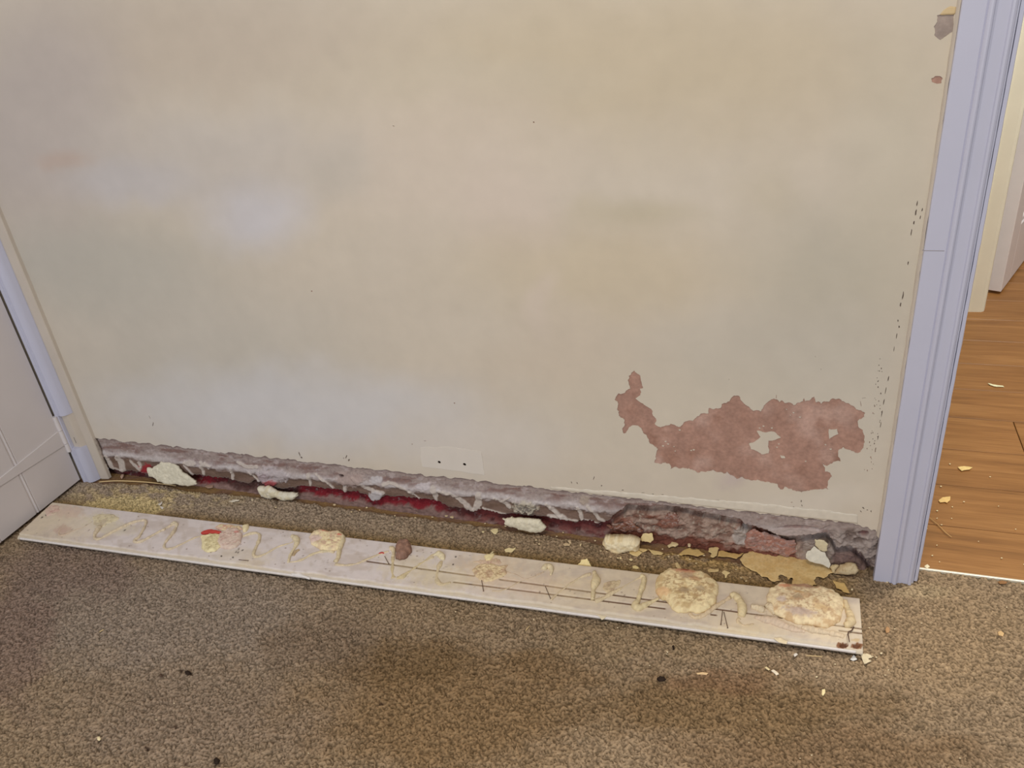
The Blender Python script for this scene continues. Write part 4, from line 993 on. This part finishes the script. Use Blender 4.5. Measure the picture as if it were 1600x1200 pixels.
patch('adhesive_crust', O(cE,S6,[(690,480),(780,450),(860,440),(850,500),(780,560),(700,560)]), BP, 0.001, 0.0002, M_glue, pad_col((194,176,142),(186,164,136),(172,150,120),(), 18), board, rim=.006, res=.0014, noise=.0010, nscale=330, seed=45, jagamp=1.8)
patch('adhesive_crust', O(cA,S6,[(830,250),(930,225),(1060,230),(1110,265),(1040,300),(960,350),(900,370),(840,330)]), BP, 0.0014, 0.0003, M_glue, pad_col((204,192,160),(198,184,158),(186,170,140),(), 19), board, rim=.008, res=.0014, noise=.0012, nscale=240, seed=46, jagamp=1.5)
patch('adhesive_crust', O(cA,S6,[(340,170),(420,130),(490,140),(490,180),(420,230),(350,240)]), BP, 0.0012, 0.0003, M_glue, pad_col((200,176,160),(204,188,164),(190,150,140),(), 20), board, rim=.008, res=.0014, noise=.0010, nscale=240, seed=47, jagamp=1.4)
# pins left sticking in the board
for a, b in (((1129,954),(1126.3,976)),((1131,956),(1137,981)),((752,904),(755.5,923.5)),((852,916),(860.5,936)),((601,869),(607.5,881)),((373,874.5),(388,876))):
    A, B = G(*a, BT + .0012), G(*b, BT + .0012)
    tube('pin', [A, (A + B) / 2, B - (B - A) * .04, B], [.0006, .0006, .0007, .0014], M_dark, board, None, 6)
tube('pin', [G(*q, BT + .005) for q in O(cG,S6,[(1160,665),(1140,700),(1105,715),(1100,740),(1110,790),(1115,820)])], [.0013,.0010,.0012,.0010,.0008], M_dark, board, None, 6)
# flap of torn paint at the right-hand end
patch('paint_flap', O(cG,S6,[(1225,945),(1295,940),(1335,955),(1350,985),(1320,990),(1300,1000),(1345,1020),(1270,1050),(1250,1010)]), plane_of('floor', .004), 0.0003, 0.0006, M_flake, C(206,192,160), board, rim=.005, res=.0015, seed=50, curl=.0)
patch('paint_flap', O(cG,S6,[(325,790),(400,780),(470,815),(460,850),(420,840),(360,815)]), plane_of('floor', BT - .002), 0.001, 0.0008, M_flake, C(212,196,164), board, rim=.004, res=.0012, seed=51, curl=.001)
patch('paint_flap', O(cE,S6,[(610,800),(680,815),(720,820),(690,850),(668,858)]), plane_of('floor', BT - .004), 0.0006, 0.0008, M_flake, C(210,198,170), board, rim=.004, res=.0012, seed=52)
patch('paint_flap', O(cC,S6,[(100,640),(200,640),(280,675),(300,690),(290,705),(220,680),(120,660)]), plane_of('floor', BT - .004), 0.0006, 0.0008, M_flake, C(212,208,206), board, rim=.004, res=.0012, seed=53)

# ================================================================== LOOSE PIECES
def piece(name, px, plane, h, thick, mat, col, label, cat, group=None, **kw):
    return tag(patch(name, px, plane, h, thick, mat, col, None, **kw), label, cat, group)
def white_col(a=(206,200,184), b=(190,184,168), seed=0):
    def f(Q, t, nz, poly):
        n = fbm(Q[:, 0] * 120, Q[:, 1] * 120, seed); n2 = fbm(Q[:, 0] * 420, Q[:, 1] * 420, seed + 3)
        c = mixc(np.tile(C(*a), (len(Q), 1)), C(*b), sstep(.4, .65, n)); return mixc(c, C(*b) * .82, sstep(.58, .72, n2) * .6)
    return f
s1, s2, s3, s4, s5, s6_, s7 = (140,670), (320,680), (500,700), (680,720), (860,740), (1040,770), (1200,780)
# plaster and adhesive lumps along the wall
piece('plaster_flake', O(s1,8,[(730,480),(800,490),(850,450),(910,400),(1000,410),(1060,430),(1130,490),(1220,560),(1280,610),(1340,650),(1350,690),(1240,715),(1130,700),(960,690),(860,660),(800,600),(740,550)]), plane_of('lean', -0.020, 20), 0.004, 0.003, M_glue, white_col((204,198,178),(194,188,168),3),
      'large off-white plaster flake leaning on the wall base near the cupboard', 'plaster flake', rim=.008, res=.0016, noise=0.0017, nscale=180, seed=61, jagamp=1.4)
piece('adhesive_lump', O(s2,8,[(670,640),(760,638),(850,650),(920,690),(1000,702),(1100,705),(1170,710),(1178,745),(1120,790),(1040,795),(940,770),(850,775),(780,760),(710,710)]), plane_of('wall', -0.002), 0.010, 0.004, M_glue, white_col((206,200,182),(198,188,160),5),
      'sausage-shaped off-white adhesive lump at the wall base above the red smeared pad', 'adhesive lump', rim=.010, res=.0013, noise=0.0017, nscale=200, seed=62, jagamp=1.4)
piece('adhesive_lump', O(s4,8,[(845,710),(960,690),(1200,715),(1320,730),(1395,820),(1330,880),(1200,880),(1050,850),(930,810),(870,770)]), plane_of('lean', -0.016, 8), 0.006, 0.004, M_glue, white_col((208,200,178),(200,192,168),6),
      'boat-shaped cream adhesive lump at the wall base right of the screw holes', 'adhesive lump', rim=.010, res=.0014, noise=0.0017, nscale=180, seed=63, jagamp=1.4)
piece('adhesive_lump', O(s5,8,[(690,760),(800,755),(940,762),(1040,768),(1100,790),(1130,815),(1120,905),(1075,918),(1000,905),(900,945),(800,920),(700,870),(665,810)]), plane_of('wall', -0.010), 0.014, 0.012, M_glue, white_col((222,208,174),(212,192,150),7),
      'thick knobbly cream adhesive lump on the carpet below the broken plaster corner', 'adhesive lump', rim=.011, res=.0014, noise=0.0031, nscale=130, seed=64, jagamp=1.4)
piece('brown_lump', O(cC,S6,[(1190,390),(1230,330),(1320,318),(1350,360),(1358,420),(1310,480),(1230,505),(1188,490),(1200,440)]), plane_of('floor', BT + .0005), 0.012, 0.005, M_glue, white_col((146,112,94),(128,98,84),8),
      'brown wedge of plaster lying on the loose skirting board', 'plaster lump', rim=.009, res=.0012, noise=.0016, nscale=150, seed=65)
# paint sheets by the door
piece('paint_sheet', [(1156,875),(1163,866),(1172,860),(1181,859),(1206,866),(1225,867),(1240,869),(1255,872),(1268,876),(1280,881),(1295,887),(1304,895),(1292,902),(1274,903),(1272,907),(1276,914),(1262,915),(1250,914),(1237,912),(1240,907),(1231,906),(1224,899),(1215,900),(1220,907),(1201,905),(1190,902),(1175,892),(1160,882)], plane_of('floor', .0045), 0.0006, 0.0010, M_flake, white_col((206,178,124),(198,166,108),11),
      'largest yellowish paint sheet lying between the board end and the wall', 'paint flake', rim=.004, res=.0022, noise=.0008, nscale=60, seed=66, jagamp=2.2, jagseg=2, curl=.0015)
piece('paint_flake', O(s7,8,[(575,585),(620,620),(650,640),(710,660),(745,730),(780,800),(760,860),(600,800),(470,730),(490,650),(530,640)]), plane_of('lean', -0.016, 14), 0.0005, 0.0012, M_flake, C(204,198,182),
      'upright white paint flake leaning on the wall behind the yellowish paint sheet', 'paint flake', rim=.004, res=.0016, seed=67, jagamp=1.0)
piece('paint_flake', O(s7,8,[(585,495),(640,500),(700,510),(750,560),(742,640),(690,650),(640,630),(590,570)]), plane_of('wall', -0.004), 0.001, 0.0012, M_flake, C(200,188,156),
      'curled cream paint flake on the rubble above the upright white flake', 'paint flake', rim=.004, res=.0014, seed=68, jagamp=1.2, noise=.0006)
piece('plaster_lump', O(s7,8,[(900,810),(1000,785),(1090,800),(1140,880),(1090,935),(950,940),(830,930),(850,870)]), plane_of('lean', -0.014, 30), 0.006, 0.003, M_glue, white_col((186,168,134),(166,142,106),14),
      'tan crumbly plaster lump beside the foot of the architrave', 'plaster lump', rim=.008, res=.0014, noise=0.0024, nscale=170, seed=69, jagamp=1.2)
piece('plaster_lump', O(s7,8,[(770,850),(800,815),(870,815),(890,830),(850,870),(830,930),(800,910)]), plane_of('lean', -0.018, 30), 0.004, 0.002, M_glue, white_col((190,170,130),(178,154,112),15),
      'small tan plaster bit between the white flake and the tan lump', 'plaster lump', rim=.006, res=.0014, noise=.0010, nscale=170, seed=70, jagamp=1.0)
piece('paint_flake', O(s7,8,[(810,1030),(880,1045),(960,1060),(975,1090),(1000,1140),(1022,1185),(985,1180),(940,1165),(900,1130),(860,1120),(840,1075)]), plane_of('floor', .004), 0.0005, 0.0010, M_flake, C(200,168,106),
      'yellowish paint flake behind the right end of the loose board', 'paint flake', rim=.004, res=.0014, seed=71, jagamp=1.2, curl=.001)
piece('paint_flake', O(s6_,8,[(540,700),(600,690),(670,700),(650,745),(640,790),(600,815),(560,800),(575,760),(535,740)]), plane_of('floor', .004), 0.0005, 0.001, M_flake, C(206,182,128),
      'cream paint flake at the wall left of the yellowish paint sheet', 'paint flake', rim=.004, res=.0012, seed=72, jagamp=1.0, curl=.001)
piece('paint_flake', O(s6_,8,[(660,740),(720,728),(780,750),(880,765),(985,755),(930,800),(880,830),(760,800),(650,800)]), plane_of('floor', .0035), 0.0005, 0.001, M_flake, C(190,158,98),
      'tan paint flake touching the left edge of the yellowish paint sheet', 'paint flake', rim=.004, res=.0014, seed=73, jagamp=1.0, curl=.0008)
piece('paint_flake', O(s6_,8,[(160,775),(230,720),(300,690),(400,710),(440,740),(490,770),(400,800),(290,775),(190,790)]), plane_of('floor', .0035), 0.0005, 0.001, M_flake, C(194,164,104),
      'ragged tan paint flake behind the round adhesive pad', 'paint flake', rim=.004, res=.0014, seed=74, jagamp=1.2, curl=.0008)
piece('plaster_crumb', O(s6_,8,[(75,615),(110,605),(155,620),(162,655),(120,680),(85,672),(40,690),(20,665),(60,645)]), plane_of('floor', .003), 0.003, 0.001, M_glue, C(206,186,140),
      'knobbly cream crumb at the foot of the exposed brick', 'plaster crumb', rim=.003, res=.001, noise=.0008, nscale=300, seed=75)
piece('plaster_crumb', O(s6_,8,[(272,640),(300,630),(322,650),(310,680),(280,678)]), plane_of('floor', .003), 0.003, 0.001, M_glue, C(206,184,146),
      'round cream crumb at the foot of the red streaked brick', 'plaster crumb', rim=.003, res=.001, seed=76, jagamp=.3)
piece('paint_flake', O(s5,8,[(1130,800),(1150,760),(1165,748),(1220,750),(1272,742),(1280,780),(1292,825),(1250,865),(1200,850),(1140,845)]), plane_of('lean', -0.010, 25), 0.0005, 0.001, M_flake, C(206,184,132),
      'upright cream paint flake just right of the knobbly lump', 'paint flake', rim=.004, res=.0012, seed=77, jagamp=.9)
piece('paint_flake', O(s5,8,[(950,912),(1010,905),(1060,912),(1100,960),(1152,1000),(1090,1052),(1030,1030),(990,1005),(970,950)]), plane_of('floor', .003), 0.0005, 0.001, M_flake, C(212,190,136),
      'cream paint flake lying in front of the knobbly lump', 'paint flake', rim=.004, res=.0012, seed=78, jagamp=.9, curl=.002)
piece('paint_flake', O(s5,8,[(1085,925),(1150,940),(1215,952),(1200,970),(1160,988),(1110,960)]), plane_of('floor', .003), 0.0005, 0.001, M_flake, C(206,180,124),
      'small three-cornered flake between two flakes right of the knobbly lump', 'paint flake', rim=.003, res=.001, seed=79, jagamp=.7)
piece('paint_flake', O(s5,8,[(1220,950),(1300,965),(1350,975),(1412,1000),(1392,1022),(1290,1016),(1255,985)]), plane_of('floor', .003), 0.0005, 0.001, M_flake, C(206,182,126),
      'long cream paint flake pointing towards the round adhesive pad', 'paint flake', rim=.003, res=.001, seed=80, jagamp=.7, curl=.001)
piece('paint_flake', O(s5,8,[(320,1145),(375,1110),(385,1075),(460,1058),(485,1100),(522,1170),(430,1160)]), plane_of('lean', G(912, 887, BT)[1] + .004, 30), 0.0005, 0.001, M_flake, C(216,196,140),
      'pointed cream paint flake propped on the back edge of the board', 'paint flake', rim=.004, res=.0011, seed=81, jagamp=.8)
FL = [ # smaller flakes with an outline of their own: px points, plane height, colour, label
 (O(s4,8,[(690,875),(730,850),(785,848),(788,885),(760,922),(725,910)]), (216,200,152), 'blunt cream flake on the carpet below the screw holes'),
 (O(s4,8,[(865,1115),(920,1090),(975,1100),(1008,1082),(1000,1110),(955,1150),(880,1145)]), (218,202,154), 'fish-shaped cream flake close behind the middle of the board'),
 (O(s4,8,[(580,890),(600,876),(618,890),(600,906)]), (212,196,150), 'small round flake left of the blunt cream flake'),
 (O(s4,8,[(685,1160),(710,1140),(735,1135),(720,1155),(700,1168)]), (216,204,160), 'narrow flake left of the fish-shaped flake'),
 (O(s5,8,[(155,885),(200,865),(250,885),(240,905),(180,905)]), (196,172,134), 'flat pinkish cream flake left of the knobbly lump'),
 (O(s5,8,[(215,840),(255,832),(265,870),(240,880)]), (200,176,140), 'upright chip behind the flat pinkish cream flake'),
 (O(s5,8,[(365,885),(395,875),(385,900),(372,915)]), (216,196,152), 'pale triangular chip left of the knobbly lump'),
 (O(s5,8,[(1025,1160),(1060,1150),(1110,1180),(1090,1195),(1030,1190)]), (214,196,138), 'cream flake at the back edge of the board left of the round pad'),
 (O(s5,8,[(860,1050),(885,1035),(895,1070),(870,1075)]), (204,184,140), 'small cream chip in front of the cream flake by the knobbly lump'),
 (O(s5,8,[(980,1075),(1010,1062),(1035,1080),(1010,1095)]), (212,194,146), 'rounded chip behind the thick hooked bead'),
 (O(s6_,8,[(118,885),(150,870),(175,910),(200,945),(160,950),(130,935)]), (202,180,132), 'pointed cream flake touching the back of the round pad'),
 (O(s6_,8,[(525,965),(560,950),(610,960),(662,955),(665,985),(600,995),(535,990)]), (206,182,130), 'oblong cream flake right of the round pad'),
 (O(s6_,8,[(700,1000),(735,970),(770,985),(812,1005),(775,1025),(760,1065),(740,1070),(735,1025)]), (212,190,138), 'T-shaped cream flake between the two big pads'),
 (O(s2,8,[(300,830),(360,808),(440,812),(420,825),(350,840)]), (206,198,180), 'long thin off-white flake in front of the sausage-shaped lump'),
 (O(s2,8,[(575,808),(605,802),(612,815),(590,822)]), (204,190,160), 'tiny flake right of the long thin off-white flake'),
 (O(s1,8,[(875,970),(910,975),(930,990),(905,1008)]), (206,202,196), 'white square chip near the cupboard end of the board'),
 (O(s1,8,[(850,945),(890,930),(905,905),(912,930),(880,960)]), (196,190,182), 'curled white chip behind the white square chip'),
 (O(s1,8,[(385,600),(400,572),(430,568),(425,600),(405,632)]), (190,160,140), 'pinkish chip in the dark gap beside the cupboard frame'),
 (O(s1,8,[(1440,725),(1480,705),(1550,710),(1540,735),(1480,745)]), (168,140,120), 'brownish plaster crumb right of the large plaster flake'),
 (O(s2,8,[(1400,760),(1425,735),(1465,755),(1470,785),(1420,795)]), (182,160,154), 'pinkish crumb on the dusty edge right of the sausage-shaped lump'),
 (O((1420,600),4,[(305,520),(345,515),(398,522),(380,536),(330,545)]), (232,196,128), 'leaf-shaped yellow flake on the hall floor'),
 (O((1420,600),4,[(185,730),(210,710),(260,705),(258,728),(238,745),(225,738),(195,742)]), (228,190,120), 'ragged yellow flake on the hall floor nearest the architrave'),
 ([(1543,599),(1551,601),(1567,603),(1569,605),(1553,604)], (240,224,184), 'pale splinter far back on the hall floor'),
 ([(1444,885),(1449,882),(1453,886),(1448,889)], (232,212,176), 'white chip at the inner end of the threshold strip'),
 (O(cG,S6,[(1122,1005),(1160,955),(1195,1005),(1150,1020)]), (206,204,200), 'white triangular flake in front of the right end of the board'),
 (O(cG,S6,[(530,955),(560,938),(578,955),(545,978)]), (206,200,190), 'small white crumb in front of the oval adhesive pad'),
 (O(cG,S6,[(232,1090),(250,1078),(288,1108),(275,1120)]), (214,196,152), 'small cream chip touching the square pale chip'),
 (O(cG,S6,[(298,1122),(325,1110),(382,1158),(350,1170)]), (214,202,180), 'square pale chip on the carpet in front of the board'),
 ([(1088,1052),(1098,1050.5),(1107,1052),(1104,1055),(1090,1054.5)], (206,176,132), 'flat tan splinter on the carpet left of the square pale chip'),
 ([(1284,1078),(1289,1077),(1289.5,1083),(1286,1088),(1284,1086)], (226,208,158), 'cream pip-shaped chip on the carpet below the board end'),
 ([(1559,988),(1564,986),(1569,990),(1567,995),(1560,993)], (200,166,116), 'tan crumb alone on the carpet far right'),
 ([(1383,984),(1386,979),(1390,982),(1390,988),(1385,990)], (172,132,90), 'orange brown crumb on the carpet right of the board end'),
 ([(152,1152),(156,1151),(158,1155),(155,1158),(152,1156)], (216,202,160), 'cream crumb on the carpet at the lower left'),
 (O((1280,800),4,[(1115,440),(1140,430),(1175,438),(1170,448),(1130,452)]), (140,100,60), 'brown sliver lying on the threshold strip'),
 (O(cG,S6,[(1310,965),(1345,975),(1350,990),(1320,985)]), (208,190,150), 'paint fragment beside the torn flap at the board end'),
]
for k, (pp, cc, lab) in enumerate(FL):
    hall = (cc[0] > 227 and 'chip at' not in lab) or 'hall floor' in lab
    c_ = np.mean(pp, 0); z = 0.0002 if hall or 'threshold' in lab else 0.0016
    if 'threshold' in lab: z = 0.0037
    o = piece('paint_chip', pp, plane_of('floor', z), 0.0006, 0.0010, M_flake, C(*cc), lab, 'paint chip', 'loose paint chips', rim=.002, seed=100 + k, jagamp=.35, jagseg=3)
# dark bits
for k, (pp, lab) in enumerate([([(1026,1061),(1031,1057),(1038,1058),(1041,1062),(1036,1065),(1029,1065)], 'black dirt clump on the carpet in front of the round pad'),
        ([(1050,1010),(1053,1009),(1054,1014),(1051,1016)], 'tiny black crumb close in front of the board'),
        ([(334,1188),(339,1184),(344,1188),(341,1194),(335,1194)], 'black dirt clump at the bottom left edge of the carpet'),
        ([(289,1050),(294,1048),(299,1052),(296,1055),(290,1054)], 'black dirt clump in the left part of the carpet')]):
    piece('dirt_clump', pp, plane_of('floor', .001), 0.003, 0.0008, M_rubble, C(46,36,30), lab, 'dirt clump', 'black dirt clumps', rim=.003, res=.001, noise=.0006, nscale=300, seed=150 + k, jagamp=.6)
# nondescript tiny crumbs, told apart only by where they lie
def crumbs(spots, col, label, group, z=.0015):
    for k, (x, y, s) in enumerate(spots):
        n = 6; rr = random.Random(int(x * 7 + y)); a0 = rr.uniform(0, 6)
        pp = [(x + s * rr.uniform(.6, 1.2) * math.cos(a0 + i / n * 6.283), y + .6 * s * rr.uniform(.6, 1.2) * math.sin(a0 + i / n * 6.283)) for i in range(n)]
        piece('crumb', pp, plane_of('floor', z), 0.0008, 0.0006, M_flake, C(*col) * rr.uniform(.85, 1.08), label, 'crumb', group, rim=.002, jagamp=0, res=.0012, seed=200 + k)
crumbs([(939,861,2),(966,872,2),(954,871,1.6),(1010,838,2),(1020,835,1.6),(1018,885,2),(1008,886,1.6),(1045,870,2),(1060,868,2),(1078,874,2),(1088,880,2.4),(1158,903,2.4),(1166,908,2),(1172,902,1.8),(1150,890,1.6),(1100,868,2.2),(1070,860,2.4),(1035,858,1.8),(980,882,1.6),(930,845,2),(905,828,2),(895,822,2),(880,832,2.2),(870,838,1.6),(940,828,2.4),(926,832,3),(903,829,3),(948,862,1.4),(905,868,1.6),(838,844,2),(843,850,2.4),(790,822,2.4),(758,818,1.6),(706,808,4),(697,806,3),(652,800,2),(617,806,2),(649,809,2.4),(676,808,2),(523,789,2.6),(613,820,1.6),(573,793,2),(562,797,1.6),(549,800,2),(431,793,1.6)],
       (206,186,146), 'tiny cream crumb on the carpet between the loose board and the wall', 'crumbs behind the board')
crumbs([(1398,983,1.4),(1358,981,1.6),(1573,949,1.6),(1377,1021,2.4),(1369,1027,1.8),(1363,1026,1.8),(1388,1047,2),(1433,1047,1.8),(1383,1055,1.4),(1426,1064,1.4),(1276,1058,2.4),(1218,1026,1.6),(1195,1024,1.4),(1182,1125,1.2),(1268,1180,1.6),(1250,1185,1.2),(1500,1185,1.6),(900,1140,1.4),(1015,1040,1.4),(1170,1160,1.2),(1043,1019,1.8),(1042,1022,1.4),(947,975,1.4),(965,981,1.4),(712,956,1.4),(834,968,1.8),(244,1125,1.6),(272,1099,1.2),(482,1177,1.4),(1440,974,1.2),(1344,1010,2),(1424,911,2),(1386,910,2),(1331,921,2.2),(1305,1038,1.6)],
       (216,200,164), 'tiny pale crumb on the carpet in front of the loose board', 'crumbs in front of the board')
crumbs([(1470,760,1.8),(1456,769,1.6),(1506,784,1.6),(1464,798,1.8),(1464,810,1.6),(1471,820,1.6),(1457,868,1.8),(1468,878,1.2),(1487,810,1.2),(1488,792,1.2),(1448,826,1.6),(1464,852,1.2),(1587,827,1.4),(1565,872,1.6),(1560,791,1.2),(1484,725,1.6),(1529,846,1.2),(1600,882,1.6),(1547,745,1.4)],
       (232,206,160), 'tiny pale crumb on the oak laminate of the hall', 'crumbs on the hall floor', z=.0002)
# splinters, straw and thread
def strand(name, pts, r, mat, z, label, cat):
    q = chaikin(pts, 2); P3 = on_plane(q, np.array([0, 0, z]), np.array([0, 0, 1.])); o = tube(name, P3, r, mat, None, None, 6); tag(o, label, cat)
strand('straw', O((1420,600),4,[(130,835),(160,862),(195,890),(225,925),(268,957)]), [.0007,.001,.001,.0006], M_straw, .0012, 'bent straw lying on the hall laminate by the architrave', 'straw')
strand('splinter', [(1259,1024.5),(1272,1025),(1285,1026)], [.0005,.0008,.0005], M_thread, .0035, 'thin pale splinter on the carpet in front of the oval pad', 'splinter')
strand('splinter', [(821,986),(824,982),(827,978)], [.0004,.0010,.0005], M_thread, .0035, 'short pale splinter on the carpet before the middle of the board', 'splinter')
strand('splinter', [(155,988),(159,985),(162,984)], [.0004,.0010,.0005], M_thread, .0035, 'short pale splinter alone on the left part of the carpet', 'splinter')
strand('carpet_thread', O(s1,8,[(120,665),(250,652),(400,650),(600,658),(780,672),(960,695),(1080,712)]), [.0012,.0016,.0016,.0014,.0010], M_thread, .0035, 'pale loose thread curving along the carpet edge by the cupboard', 'thread')
